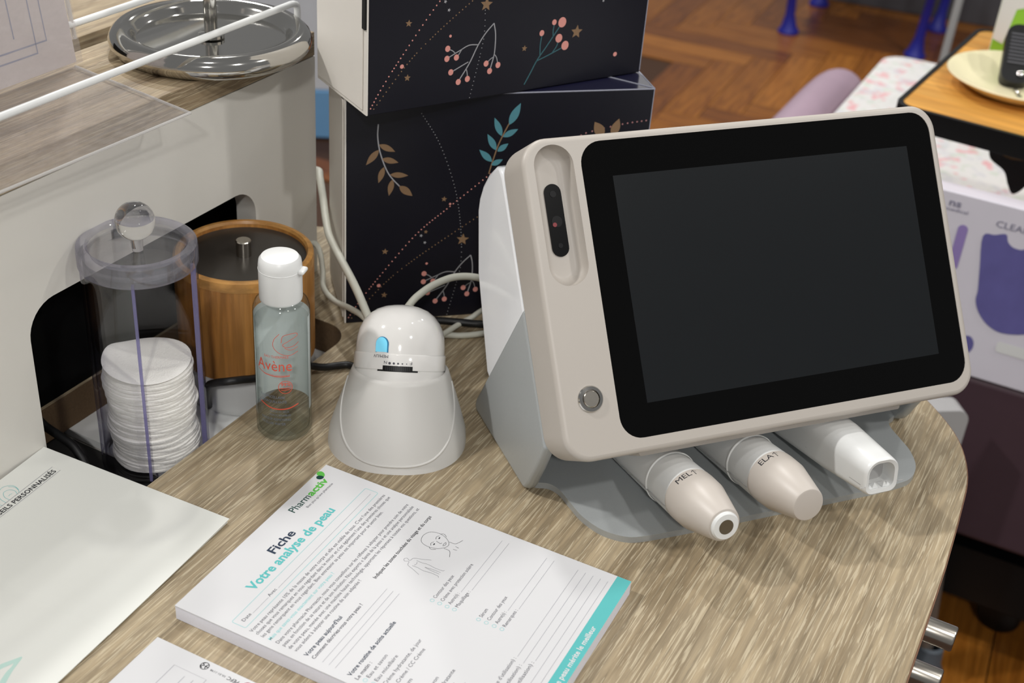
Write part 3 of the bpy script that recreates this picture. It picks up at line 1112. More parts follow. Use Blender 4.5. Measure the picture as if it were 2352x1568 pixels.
# silver stand: two cheeks and a lobed foot
cheek = [(-95.6, 120.8), (-127, 69), (-154, 24.5), (-163, 10), (-165, 4), (-161, 0), (-72, 0), (-66, 4), (-63, 9), (-60, 16), (-54, 28), (-44.5, 51.0)]
for u0, u1 in ((-147, -139), (139, 147)):
    MB().plate([cheek], u0, u1, m_side).build('stand_cheek', 'silver', dv, bevel=3.2, segs=4)
foot = [(-141, 160), (-141, 72)] + smooth_line([(-138, 69.5), (-131, 66), (-127, 58), (-125.5, 44), (-123.5, 30), (-117, 15), (-106, 5), (-94, 2), (-70, 1)], 5)
foot += [(70, 1)] + [(-x, y) for x, y in smooth_line([(-138, 69.5), (-131, 66), (-127, 58), (-125.5, 44), (-123.5, 30), (-117, 15), (-106, 5), (-94, 2), (-70, 1)], 5)[::-1]] + [(141, 72), (141, 160)]
MB().plate([foot], 0, 4.6).build('foot_plate', 'silver', dv, bevel=0.7, segs=2)
# sloping inner back of the stand that joins the cheeks
MB().add([(-139, 158, 4), (139, 158, 4), (139, 92, 112), (-139, 92, 112), (-139, 152, 4), (139, 152, 4), (139, 86, 110), (-139, 86, 110)],
         [(0, 1, 2, 3), (7, 6, 5, 4), (0, 4, 5, 1), (3, 2, 6, 7)]).build('stand_back', 'silver', dv, smooth=False)
# dock rail under the screen with three clips
dk = MB()
tmp = MB().plate([rrect(-95, 95, -190, -185, 2)], -30, -13)
dk.add([dp(x, -y, -z) for x, y, z in tmp.v], tmp.f)
dk.build('probe_dock', 'bezel', dv, bevel=1)


def probe_frame(u, n, z, nose_up):
    """local frame: z axis runs to the tip, tip at the origin"""
    a = math.radians(nose_up)
    x, y, zz_ = (u, -n, z)
    d = Vector((0, -math.cos(a), math.sin(a)))
    upv = Vector((0, math.sin(a), math.cos(a)))
    sx = upv.cross(d)
    return Matrix(((sx.x, upv.x, d.x, x), (sx.y, upv.y, d.y, y), (sx.z, upv.z, d.z, zz_), (0, 0, 0, 1)))


dvm = Matrix.Translation(DV0) @ Matrix.Rotation(DVA, 4, 'Z')


def oval(rx, ry, z, n=64, flat_=0.0):
    pts = []
    for j in range(n):
        a = 2 * PI * j / n
        c_, s_ = math.cos(a), math.sin(a)
        y = ry * s_
        if flat_ and y < 0:
            y *= (1 - flat_)
        pts.append((rx * c_, y, z))
    return pts


def probe(name, label, u, n, z, tilt, tip_parts, cap_len, word):
    base = dvm @ Vector((u, -n, 0))
    t = thing(name, label, 'probe', (base.x, base.y, 0), DVA, 'probes docked under the screen')
    F_ = probe_frame(0, 0, z, tilt)
    LB = 112
    mb = MB()
    mb.rings([oval(15.0, 12.5, -LB - cap_len), oval(16.4, 14.0, -LB - cap_len + 6), oval(16.8, 15.2, -70 - cap_len), oval(17.0, 16.5, -30 - cap_len), oval(17.2, 17.2, -cap_len)], mtx=F_)
    bo = mb.build('probe_body', 'white', t, angle=50)
    th = MB()    # raised thumb ring
    th.lathe([(17.0, -26.5 - cap_len), (17.7, -25.6 - cap_len), (17.7, -24.8 - cap_len), (17.1, -24 - cap_len)], 64, F_)
    th.build('collar', 'white', bo)
    for s_ in (-1, 1):
        m_ = MB().box(s_ * 16.9 - 0.25, s_ * 16.9 + 0.25, -4.6, -4.2, -90 - cap_len, -cap_len, F_)
        m_.build('seam_line', 'grey_light', bo, smooth=False)
    cp = MB()
    cp.lathe([(17.3, -cap_len), (17.4, -cap_len + 4), (17.0, -cap_len + 14), (10.8, -1.2), (10.2, -0.3), (9.4, 0), (0, 0)], 72, F_)
    co_ = cp.build('cap', 'beige', t, angle=25)
    if tip_parts:
        MB().lathe([(9.0, -1), (8.9, 1.2), (8.0, 2.2), (4.6, 2.4), (4.4, 1.6), (0, 1.6)], 48, F_).build('tip_ring', 'white', co_)
        MB().lathe([(4.7, 2.3), (4.7, 2.5), (0, 2.5)], 40, F_).build('tip_window', mat('brown_sensor_window', (92, 82, 66), 0.3), co_)
    tm = MB()
    put_text(tm, word, 0, 0, 6.4, None, 0, 0.0)
    v = []
    wd = max(p[0] for p in tm.v)

    def pr_(x, y):
        zz_ = -cap_len + 6.4 - y
        r_ = 17.45
        a = PI / 2 + math.radians(44) - x / r_
        return tuple(F_ @ Vector((r_ * math.cos(a), r_ * math.sin(a), zz_)))
    ar = wd + 1.2
    stroke(tm, [(ar + 1.2, -0.4), (ar + 1.2, 4.8)], 0.4)
    stroke(tm, [(ar - 0.4, 3.0), (ar + 1.2, 4.9), (ar + 2.8, 3.0)], 0.4)
    tm.v = [pr_(x, y) for x, y, z_ in tm.v]
    tm.build('printed_mark', 'ink_black', co_, smooth=False)['kind'] = 'stuff'
    return t


probe('melanin_probe', 'white probe with beige cap and round sensor tip, nearest to the power button', -67, 38.5, 39.5, 12, True, 41, 'MEL')
probe('elasticity_probe', 'white probe with blank beige cap, between the two other probes', -9.5, 38, 41, 12, False, 41, 'ELA')
# third probe: bare, D-shaped open nose
base = dvm @ Vector((51, -27, 0))
t3 = thing('open_probe', 'all-white probe with open hollow nose, nearest to the rounded desk end', 'probe', (base.x, base.y, 0), DVA, 'probes docked under the screen')
F3 = probe_frame(0, 0, 41, 10)


def dsec(hw, h0, h1, r, z):
    pts = []
    for cx_, cy_, a0, rr in ((hw - r, h1 - r * 1.0, 0, r), (-hw + r, h1 - r, PI / 2, r), (-hw + r * 0.6, h0 + r * 0.6, PI, r * 0.6), (hw - r * 0.6, h0 + r * 0.6, 1.5 * PI, r * 0.6)):
        for k in range(9):
            t = a0 + PI / 2 * k / 8
            pts.append((cx_ + rr * math.cos(t), cy_ + rr * math.sin(t), z))
    return pts


mb = MB()
mb.rings([dsec(15, -14, 15, 11, -140), dsec(16.6, -15, 17, 12, -100), dsec(15.4, -14, 16, 11.5, -45), dsec(12.4, -12, 12.4, 9.5, -3), dsec(12.0, -11.6, 12.0, 9.2, -0.6), dsec(11.4, -11.0, 11.4, 8.8, 0)], True, False, mtx=F3)
mb.rings([dsec(11.4, -11.0, 11.4, 8.8, 0), dsec(9.4, -8.4, 9.4, 7.2, -0.6), dsec(9.2, -8.2, 9.2, 7, -12)], False, False, mtx=F3)
b3 = mb.build('probe_body', 'white', t3, angle=45)
MB().rings([dsec(9.2, -8.2, 9.2, 7, -12), dsec(9.0, -8, 9, 7, -12.2)], False, True, mtx=F3).build('nose_recess', 'grey_light', b3)
jag = MB()
for x0, x1, h in ((-8.6, -5, 2.4), (-5.6, -1, 3.6), (2.2, 5.4, 3.4), (4.6, 8.6, 2.2)):
    jag.add([(x0, -8.2, -1.5), (x1, -8.2, -1.5), ((x0 + x1) / 2, -8.2 + h, -2.6), (x0, -8.2, -8), (x1, -8.2, -8)], [(0, 1, 2), (0, 2, 3), (1, 4, 2), (2, 4, 3), (0, 3, 4, 1)], F3)
jag.build('nose_clips', 'white', b3, smooth=False)
for s_ in (-1, 1):
    MB().box(s_ * 14.1 - 2.0, s_ * 14.1 + 2.0, -5.2, -4.9, -0.4, 0.2, F3).build('seam_line', 'grey_light', b3, smooth=False)
sb = MB()
for k in range(0, 10):
    pass
sd_ = MB().rings([[(-15.75, -5.4, -60), (-15.75, -5.0, -60)], [(-12.65, -5.4, -4), (-12.65, -5.0, -4)]], False, False, False, mtx=F3)
sd_.build('side_seam', 'grey_light', b3, smooth=False)
put = MB()
put_text(put, 'I', 0, 0, 4, 0.6)
put.v = [tuple(F3 @ Vector((-3 + y * 1.0, 16.95, -86 + x))) for x, y, z in put.v]
put.build('printed_mark', 'ink_black', b3, smooth=False)

# ================================================================== NAVY CARTONS
BL, BD_, BH = 228, 77, 182


def carton(loc, rz, label, slot):
    t = thing('gift_carton', label, 'carton', loc, rz, 'navy printed cartons')
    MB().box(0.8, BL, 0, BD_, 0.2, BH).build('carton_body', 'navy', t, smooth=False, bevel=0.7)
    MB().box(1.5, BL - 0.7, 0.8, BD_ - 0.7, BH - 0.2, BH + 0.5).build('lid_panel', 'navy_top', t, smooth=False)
    e = MB()
    for y_ in (0.3, BD_ - 0.3):
        e.tube([(1, y_, BH + 0.1), (BL - 0.5, y_, BH + 0.1)], 0.55, 8, spline=False)
    e.tube([(BL - 0.3, 0.3, BH + 0.1), (BL - 0.3, BD_ - 0.3, BH + 0.1)], 0.8, 8, spline=False)
    e.tube([(BL - 0.2, 0.2, 2), (BL - 0.2, 0.2, BH)], 0.45, 8, spline=False)
    e.tube([(BL - 1, 1, BH + 0.5), (BL - 45, BD_ - 36, BH + 0.5)], 0.7, 8, spline=False)
    e.build('worn_edges', 'card_edge', t)
    end = MB().box(-0.2, 0.9, 0.2, BD_ - 0.2, 0.4, BH - 0.2).build('end_flap', 'card_white', t, smooth=False)
    MB().box(-1.2, -0.2, 5, BD_ - 2, 3, BH - 3).build('tuck_flap', 'card_white', end, smooth=False, bevel=0.4)
    if slot:
        MB().box(-1.4, -0.1, 1.0, 5.5, 59, 120).build('flap_slot', 'black', end, smooth=False)
    F_ = Matrix(((1, 0, 0, 0), (0, 0, -1, -0.12), (0, 1, 0, 0), (0, 0, 0, 1)))
    P = {}

    def g(k):
        return P.setdefault(k, MB())

    def dots(mk, pts, r, step):
        q = smooth_line(pts, 12)
        acc = 0
        last = Vector(q[0])
        for p in q:
            v = Vector(p)
            d = (v - last).length
            acc += d
            last = v
            if acc >= step:
                acc = 0
                if 2 < p[0] < BL - 2 and 1 < p[1] < BH - 1:
                    g(mk).flat([circle(p[0], p[1], r, 8)], 0, F_)

    def starp(mk, x, y, r, rot=0.1):
        g(mk).flat([[(x + (r if k % 2 == 0 else r * 0.45) * math.sin(rot + k * PI / 5), y + (r if k % 2 == 0 else r * 0.45) * math.cos(rot + k * PI / 5)) for k in range(10)]], 0, F_)

    def berry(mk, x, y, r):
        g(mk).flat([circle(x, y, r * 1.1, 16, r)], 0.02, F_)

    def line(mk, pts, w):
        stroke(g(mk), smooth_line(pts, 6), w, 0, F_)

    def leaf(mk, x0, y0, x1, y1, wd):
        a, b = Vector((x0, y0)), Vector((x1, y1))
        d = b - a
        n = Vector((-d.y, d.x)).normalized()
        L_, R_ = [], []
        for k in range(9):
            t_ = k / 8
            ww = wd * math.sin(PI * t_ ** 0.85) * 0.5
            L_.append(tuple(a + d * t_ + n * ww))
            R_.append(tuple(a + d * t_ - n * ww))
        g(mk).flat([L_ + R_[::-1][1:-1]], 0.01, F_)
    # dotted paths
    dots('pink', [(1.5, 3), (10, 17), (24.6, 37.3), (52.7, 72.7), (78, 95), (110, 122)], 0.55, 2.2)
    dots('gold', [(3, 2), (29.5, 32.5), (50.3, 50.6), (77.8, 70.3), (110, 92), (140, 110)], 0.5, 2.2)
    dots('sprig', [(53, 171), (68.2, 145.3), (81, 110), (86.9, 77.8), (88.7, 50), (86.9, 34.8), (79.6, 1.8)], 0.35, 2.3)
    dots('pink_dim', [(172, 146), (179.5, 149.8), (206, 155.4), (228, 158)], 0.7, 3.1)
    # stars
    for x, y, r in ((89, 66.8, 5.0), (166.1, 38.7, 5.2), (30, 60.3, 2.6), (30, 23, 2.6), (122.4, 31.9, 2.4), (73.3, 101.2, 2.3), (60.5, 75, 1.7), (215, 62, 2.4)):
        starp('gold', x, y, r)
    for x, y, r in ((25.7, 31.5, 1.5), (62, 48, 1.0), (202.9, 17.5, 1.7), (78, 97, 0.9)):
        g('pink').flat([circle(x, y, r, 12)], 0, F_)
    for x, y, r in ((187, 59, 1.2), (60, 66, 1.4), (102, 23.6, 1.2), (57, 72, 1.4)):
        starp('sprig', x, y, r, 0.4)
    # hanging berry sprig
    line('sprig', [(96, 53), (89.5, 46.5), (83.9, 38.5), (78, 27), (69.8, 15)], 0.8)
    line('sprig', [(96, 53), (97.6, 46), (98, 38), (97.5, 30), (94.8, 19.5)], 0.8)
    line('sprig', [(84.5, 39.3), (77, 39.8), (70, 37), (61, 33)], 0.7)
    line('sprig', [(66.5, 35.4), (64, 37.6), (60.5, 39.2)], 0.6)
    line('sprig', [(71.5, 37.8), (70, 35.5), (68, 32.6)], 0.6)
    line('sprig', [(77, 28), (71, 25.5), (64, 22.5)], 0.7)
    line('sprig', [(75.6, 23.5), (76.6, 20), (77, 16)], 0.6)
    line('sprig', [(97.4, 29), (94.6, 27.6), (91.8, 25)], 0.6)
    line('sprig', [(97.5, 31.2), (99.8, 28), (101.2, 22.5)], 0.6)
    for x, y in ((60.3, 39.4), (60, 32.4), (67.4, 32.4), (63.5, 22.4), (69.8, 14.6), (77, 15.8), (91.5, 24.9), (94.7, 19.1), (101.3, 22.6)):
        berry('pink', x, y, 2.0)
    # upright berry sprig
    line('petrol', [(124.4, 5), (129, 13), (134, 22), (141, 31), (151, 44.5)], 0.9)
    for q in ([(133.5, 21.3), (142, 24), (156, 29)], [(136, 25.4), (135.6, 33), (136.4, 40)], [(146, 37.5), (145.6, 42), (146.2, 47)], [(146.6, 26), (149.6, 30), (151, 34)]):
        line('petrol', q, 0.8)
    for x, y, r in ((136.1, 41.3, 2.0), (146, 48, 1.9), (152.8, 47.2, 3.4), (151.1, 35.8, 2.9), (157.0, 29.8, 3.1)):
        berry('pink', x, y, r)
    # bronze leafy branch
    line('sprig', [(23.5, 162), (23.2, 152), (25.5, 139), (31.7, 123.2), (42.1, 110.6)], 0.9)
    for q in ((24.2, 146.5, 36, 140.5, 4.6), (24.2, 142.5, 15, 131, 4.8), (26.5, 135.5, 38.5, 132, 4.6), (28, 129, 24.2, 116.5, 4.4), (32.5, 122.8, 46, 121.5, 4.4), (34.5, 119, 32, 106, 4.4), (39.5, 113.5, 49.5, 105, 5.6)):
        leaf('gold', *q)
        line('sprig', [(q[0], q[1]), (q[0] + (q[2] - q[0]) * .55, q[1] + (q[3] - q[1]) * .55)], 0.35)
    # blue-green branch
    line('gold', [(106, 120), (108.4, 130), (112, 143), (117, 155), (120, 161)], 1.0)
    for q in ((119, 158, 126.5, 174.5, 6.2), (114, 149.5, 107.6, 164, 4.8), (114.8, 148.8, 126, 154.5, 4.8), (110.5, 138.5, 103.2, 151.5, 4.8), (111.5, 137.5, 119.4, 143.5, 4.6), (108, 129.5, 97.8, 139.5, 4.8), (107.5, 127, 116, 131, 4.4)):
        leaf('leafblue', *q)
    # bronze petals peeping over the screen
    for q in ((192, 146, 184, 158, 8), (199, 146, 203, 160, 7), (196, 145, 196, 132, 7)):
        leaf('gold', *q)
    names = {'pink': 'pink_print', 'gold': 'bronze_print', 'sprig': 'grey_print', 'petrol': 'petrol_print', 'leafblue': 'leaf_print', 'pink_dim': 'dusty_pink_print'}
    for k, mb_ in P.items():
        mb_.build(names[k], k, t, smooth=False)['kind'] = 'stuff'
    return t


carton((-128.5, 840.5, 0), math.radians(17), 'navy carton printed with leaf branches, standing on the desk under the other carton', False)
carton((-109, 807.8, BH + 1.2), math.radians(34.42), 'navy carton with white end flap and berry sprigs, stacked on top of the other', True)

# ================================================================== CABLES
def cable(name, label, pts, r, m_):
    o = MB().tube(pts, r, 12, 8).build(name, m_)
    o.location.z = ZD * S
    return tag(o, label, 'cable')


cable('white_cable', 'off-white cable hanging in front of the carton\'s pale end down to the dome', [wf(770, -640, 20), wf(790, -600, 60), (-167.8, 950, 75), (-162.8, 935, 75), (-156, 912, 64), (-151, 893, 59), (-145, 872, 57), (-132.5, 840, 58), (-117, 808, 54), (-105, 785, 45.6), (-94, 766, 33), (-86, 754, 22)], 3.0, 'cable')
cable('white_cable', 'thinner off-white cable looping from the bamboo pot to behind the dome', [(-176, 898, 24), (-163.8, 898, 36), (-156.5, 890, 36), (-151, 875, 26), (-147.5, 858, 20), (-135, 830, 26), (-119, 805, 35), (-106, 784, 41), (-92, 768, 34), (-84, 756, 24)], 2.2, 'cable')
cable('white_cable', 'off-white cable arching from behind the dome to the screen housing', [(-80, 752, 30), (-76.7, 765, 54.8), (-72.8, 775, 60.6), (-67, 785, 63.5), (-57.7, 800, 64), (-44.8, 815, 62.6), (-29.6, 830, 55.4), (-15.2, 838, 46), (4, 838, 40)], 2.6, 'cable')
cable('white_cable', 'off-white cable lying on the desk between dome and screen', [(-78, 815, 2.4), (-62.9, 828, 2.4), (-51.9, 832, 2.4), (-38.7, 833, 2.4), (-24, 838, 2.4), (-9.4, 845, 2.4), (10, 858, 2.4)], 2.3, 'cable')
cable('white_cable', 'short off-white cable slanting towards the carton beside the screen', [(-60, 818, 2.2), (-51.4, 828, 6), (-39.8, 843, 7.5), (-32.4, 850, 9), (-25, 853, 14), (-14, 858, 18), (2, 862, 16)], 2.1, 'cable')
cable('black_cable', 'black cable lying behind the dome towards the screen stand', [(-84, 830, 3.2), (-72.9, 842, 3.2), (-59.8, 844, 7), (-42.9, 843, 8), (-22.9, 844.5, 7), (-6.4, 850, 5), (12, 868, 3.2)], 2.9, 'rubber')
cable('black_cable', 'black cable running from the dome cradle past the bottle and pot', [(-110, 776, 3.2), (-116.8, 779, 3.2), (-124, 777, 3.2), (-134, 772, 4), (-146, 763, 10), (-155, 735, 23), (-169.4, 719.4, 26), (-177.8, 711.4, 29), (-186.9, 706.6, 29.8), (-196.4, 714.5, 22.6), (-204.9, 726.6, 11), (-210, 738, -8), (-212, 750, -22)], 2.7, 'rubber')
cable('black_cable', 'black cable dipping into the desk cutout beside the brochure', [wf(440, -630, 3.5), wf(462, -600, 3.5), wf(479, -588, 2.5), wf(480, -575, -3), wf(479, -560, -5), wf(478, -548, -8), wf(474, -536, -16), wf(466, -528, -24)], 3.0, 'rubber')

# ================================================================== PAD OF FORMS
PA = math.radians(65.81)
pad = thing('form_pad', 'thick pad of white printed skin-analysis forms with teal bottom band', 'form pad', (-172.0, 516.74, 0), PA)
MB().box(0, 148, -210, 0, 0.3, 9.6).build('sheet_stack', 'pad_edge', pad, smooth=False)
ts = MB().box(-0.2, 148.1, -210.1, 0.2, 9.6, 10.0).build('top_sheet', 'paper', pad, smooth=False)
ZP = 10.06
HEAD = []
PR_ = {k: MB() for k in ('ink', 'ink_dark', 'ink_black', 'ink_line', 'teal', 'teal_pale', 'green', 'green_dark', 'paper')}


def T(m_, s_, x, y, size, x1=None, bold=0.0):
    put_text(PR_[m_], s_, x, -y, size, (x1 - x) if x1 else None, ZP + (0.05 if m_ == 'paper' else 0), bold)


def T1(name, m_, s_, x, y, size, x1=None, bold=0.0):
    mb_ = MB()
    put_text(mb_, s_, x, -y, size, (x1 - x) if x1 else None, ZP, bold)
    mb_.build(name, m_, ts, smooth=False)['kind'] = 'stuff'


def LN(m_, pts, w):
    stroke(PR_[m_], [(x, -y) for x, y in pts], w, ZP)


T('green_dark', 'Pharm', 98.3, 10.2, 7.2, 116.3, 0.005)
T('green', 'activ', 116.9, 10.2, 7.2, 135.6, 0.03)
T('ink', 'Bien plus qu\'une pharmacie', 106.5, 14.4, 2.5, 134)
PR_['green'].flat([smooth_loop([(137.2, -5.6), (139.8, -4.0), (140.6, -1.2), (138.8, 0.4), (136.4, -0.6), (136, -3.4)], 5)], ZP)
PR_['green_dark'].flat([smooth_loop([(136.9, -5.4), (136.6, -2.8), (134.8, -1.6), (133.0, -2.8), (133.4, -5.0), (135.2, -6.0)], 5)], ZP + 0.03)
T1('heading', 'ink_dark', 'Fiche', 61.9, 21.6, 8.2, 83.8, 0.022)
T1('title', 'teal', 'Votre analyse de peau', 30.8, 29.6, 8.6, 113.3, 0.028)
bx_ = rrect(5.4, 140.8, -43, -33.8, 1.0, 4)
LN('teal_pale', [(x, -y) for x, y in bx_ + bx_[:1]], 0.28)
T('ink', 'Date', 8.9, 39.6, 3.2, 15.6)
T('ink', 'Avec', 31.8, 40.0, 3.2, 38.6)
LN('ink_line', [(16.6, 39.6), (31, 39.6)], 0.2)
LN('ink_line', [(40, 39.8), (137.6, 39.4)], 0.2)
B = [("Votre peau repr\u00e9sente 10% de la masse de votre corps et elle est visible de tous. C\u2019est l\u2019une des premi\u00e8res", 4.6, 141.2, 48.0),
     ("choses que vous remarquez en vous regardant dans le miroir et c\u2019est \u00e9galement l\u2019une des premi\u00e8res choses que", 4.6, 141.0, 51.7),
     ("les gens remarquent en vous regardant. Bien entretenir sa peau est important pour se sentir bien.", 4.6, 126.5, 55.4),
     ("Dans votre pharmacie Pharmactiv, nous vous conseillons sur les r\u00e9flexes \u00e0 adopter pour prendre soin de votre", 4.8, 140.8, 64.9),
     ("peau, en fonction de sa nature et de son \u00e9volution. Nos experts \u00ab Sant\u00e9 de la peau \u00bb et une analyse personnalis\u00e9e", 4.8, 140.8, 68.7),
     ("de votre peau, men\u00e9e avec une machine haute technologie, apportent les r\u00e9ponses \u00e0 toutes vos questions, et", 4.8, 140.8, 72.6),
     ("vous aident \u00e0 adopter une routine de soin adapt\u00e9e !", 4.8, 68.6, 76.4)]
for s_, x0, x1, y in B:
    T('ink', s_, x0, y, 3.25, x1)
T('teal_pale', 'Mais que savez-vous exactement sur votre peau ?', 4.8, 60.0, 3.25, 66, 0.008)
T1('heading', 'ink_dark', 'Votre peau aujourd\u2019hui', 4.8, 83.2, 3.7, 38.8, 0.018)
T('ink', 'Comment d\u00e9cririez-vous votre peau ?', 5.2, 87.5, 3.3, 52.8, 0.012)
for y in (92.2, 96.2, 100.2):
    LN('ink_line', [(5.5, y), (70.6, y)], 0.2)
T1('heading', 'ink_dark', 'Votre routine de soins actuelle', 4.6, 110.4, 3.7, 50.3, 0.018)
T('ink', 'Le matin :', 4.4, 114.9, 3.3, 18.4, 0.01)
T1('heading', 'ink_black', 'Indiquez les zones touch\u00e9es du visage et du corps', 74.3, 82.6, 3.4, 138.2, 0.014)


def ring(x, y):
    LN('teal_pale', [(x + 1.15 * math.cos(k * PI / 8), y - 1.1 + 1.15 * math.sin(k * PI / 8)) for k in range(17)], 0.26)


for s_, y, e in (('Eau et savon', 119.3, 27), ('Eau micellaire', 124.2, 29.5), ('Cr\u00e8me hydratante, de jour', 129.2, 46), ('BB Cr\u00e8me / CC Cr\u00e8me', 134.2, 41), ('S\u00e9rum', 139.2, 19)):
    ring(6.2, y)
    T('ink', s_, 8.6, y, 3.3, e)
T('ink', 'Le soir :', 4.4, 146, 3.3, 16, 0.01)
for s_, y, e in (('Eau et savon', 150.4, 27), ('Cr\u00e8me hydratante', 155.3, 36), ('D\u00e9maquillant', 160.2, 28), ('Cr\u00e8me de nuit', 165.2, 31)):
    ring(6.2, y)
    T('ink', s_, 8.6, y, 3.3, e)
for s_, y, e, l0 in (('Contour des yeux', 119.8, 99.3, None), ('Cr\u00e8me avec protection solaire', 124.6, 113.4, None), ('Autre(s) :', 129.4, 88.2, 89.6), ('Maquillage :', 134.0, 92.6, 94),
                     ('S\u00e9rum', 149.2, 85, None), ('Contour des yeux', 154.1, 99.5, None), ('Autre(s) :', 159.0, 88.5, 89.8), ('Remarques :', 163.8, 93, 94.2)):
    ring(75.4, y)
    T('ink', s_, 77.8, y, 3.3, e)
    if l0:
        LN('ink_line', [(l0, y), (141, y)], 0.2)
for k, s_ in enumerate(('Soins du visage (fr\u00e9quence d\u2019utilisation) :', 'Soins du corps (mode d\u2019utilisation) :', 'Maquillage (fr\u00e9quence d\u2019utilisation) :')):
    y = 179.2 + k * 4.85
    e = (60, 57, 62)[k]
    T('ink', s_, 4.8, y, 3.3, e)
    LN('ink_line', [(e + 1.5, y), (141, y)], 0.2)
for y in (193.6, 198.2):
    LN('ink_line', [(4.8, y), (141, y)], 0.2)
MB().flat([[(0, -210), (148, -210), (148, -201.3), (0, -201.3)]], ZP).build('teal_band', 'teal', ts, smooth=False)
T('paper', 'Votre peau m\u00e9rite le meilleur', 45.5, 207.3, 4.6, 103.2, 0.02)
# line drawing of a face
fc = [(x, -y) for x, y in smooth_loop([(113.6, -93), (115.5, -88.5), (120.5, -86.8), (125.4, -88.6), (127.2, -93.4), (126.2, -98.6), (123.4, -102.6), (120.4, -104), (117.2, -102.6), (114.4, -98.8)], 5)]
LN('ink_black', fc + fc[:1], 0.22)
for q in ([(115.2, 95.2), (117, 94.2), (119, 95)], [(121.6, 95), (123.6, 94.2), (125.4, 95.2)], [(120.3, 96), (119.6, 99), (120.6, 99.6)], [(118.4, 101.4), (120.4, 101), (122.4, 101.4)], [(118.8, 101.7), (120.4, 102.3), (122, 101.7)],
          [(117, 103), (116.6, 107), (112, 109.5)], [(123.6, 103), (124.2, 107), (129, 109.2)], [(119, 108), (119.4, 110.4)], [(122, 108), (121.6, 110.4)], [(113.4, 95), (112.4, 97), (113.8, 99.4)], [(127.2, 95), (128.2, 97), (126.6, 99.4)]):
    LN('ink_black', smooth_line(q, 5), 0.24)
for x in (117.2, 123.6):
    PR_['ink_black'].flat([circle(x, -96.2, 0.42, 10, 0.9)], ZP)
# line drawing of a standing figure
for q in ([(96.2, 90.2), (95.6, 88.6), (97, 87.6), (98.4, 88.6), (97.8, 90.2)], [(96.4, 90.2), (96.2, 91.4), (93.6, 92.2), (92, 96.5), (90.4, 100.4), (89.8, 101.8)], [(97.6, 90.2), (97.8, 91.4), (100.4, 92.2), (102, 96.5), (103.6, 100.4), (104.2, 101.8)],
          [(94.4, 94.5), (94.6, 98), (94, 102), (94.6, 107), (94.4, 111.6), (93.4, 112.6)], [(99.6, 94.5), (99.4, 98), (100, 102), (99.4, 107), (99.6, 111.6), (100.6, 112.6)], [(97, 101.5), (96.4, 106), (96.2, 111.6)], [(97, 101.5), (97.6, 106), (97.8, 111.6)], [(95.4, 95.4), (97, 96), (98.6, 95.4)]):
    LN('ink', smooth_line(q, 5), 0.16)
nm = {'ink': 'grey_lettering', 'ink_dark': 'slate_headings', 'ink_black': 'black_heading_and_drawing', 'ink_line': 'writing_rules', 'teal': 'teal_title_and_band', 'teal_pale': 'pale_teal_print', 'green': 'green_logo', 'green_dark': 'dark_logo', 'paper': 'white_slogan'}
for k, mb in PR_.items():
    if mb.v:
        mb.build(nm[k], k, ts, smooth=False)['kind'] = 'stuff'

# ================================================================== BROCHURE
BA = math.radians(67.3)
br = thing('brochure', 'large off-white folded brochure spread flat against the partition', 'brochure', (-161.6, 599.9, 0), BA)
# local x = reading direction (right edge at 0), y towards the partition
MB().box(-107, -1.6, 1.5, 142.5, 0.2, 0.55).build('bottom_leaf', 'green_dark', br, smooth=False)
MB().box(-107, -0.8, 0.8, 143, 0.75, 1.1).build('middle_leaf', 'brochure', br, smooth=False)
lv = MB()
NXs = 24
XS = [-107 * i / NXs for i in range(NXs + 1)] + [-108.2, -109.5, -200, -330]
for part_ in (0,):
    vv, ff = [], []
    for x in XS:
        z = 1.6 + (1.5 * (1 + x / 107) ** 2 if x > -107 else (-0.25 if x == -108.2 else 0))
        for y in (0, 143):
            vv += [(x, y, z), (x, y, z + 0.35)]
    for i in range(len(XS) - 1):
        k = i * 4
        ff += [(k + 1, k + 5, k + 7, k + 3), (k, k + 2, k + 6, k + 4), (k, k + 4, k + 5, k + 1), (k + 2, k + 3, k + 7, k + 6)]
    ff += [(0, 1, 3, 2)]
    lv.add(vv, ff)
lv.build('upper_leaf', 'brochure', br, angle=30)
MB().box(-328, -110, 1.0, 142.5, 0.3, 1.1).build('inner_leaf', 'brochure', br, smooth=False)


def bz(x):
    return (1.6 + 1.5 * (1 + x / 107) ** 2 + 0.45) if x > -107 else 2.0


bp = {'ink_black': MB(), 'ink_line': MB(), 'teal_pale': MB()}
t_ = MB()
put_text(t_, 'CONSEILS PERSONNALIS\u00c9S', -15.2, 119.2, 5.0, 59.5, 0, 0.018, None, 'R')
bp['ink_black'].add([(x, y, bz(x)) for x, y, z in t_.v], t_.f)
t_ = MB()
stroke(t_, [(-80, 117.9), (-13.2, 117.9), (-13.2, 124.4), (-80, 124.4)], 0.28)
bp['ink_line'].add([(x, y, bz(x)) for x, y, z in t_.v], t_.f)
t_ = MB()
for q in ([(-53, 124.5), (-52, 130), (-48, 135), (-43, 136.5), (-39, 133), (-39.5, 128), (-42, 124.6)], [(-50, 124.6), (-49.5, 129), (-46.5, 132.5), (-43, 131.5), (-42, 128), (-43.5, 124.6)], [(-56, 124.6), (-57, 131), (-52, 136.5), (-46, 138.6)], [(-47.5, 127.6), (-46, 128), (-44.8, 127.4)], [(-41, 134), (-39.4, 130.5), (-40.4, 126.5)]):
    stroke(t_, smooth_line(q, 5), 0.3)
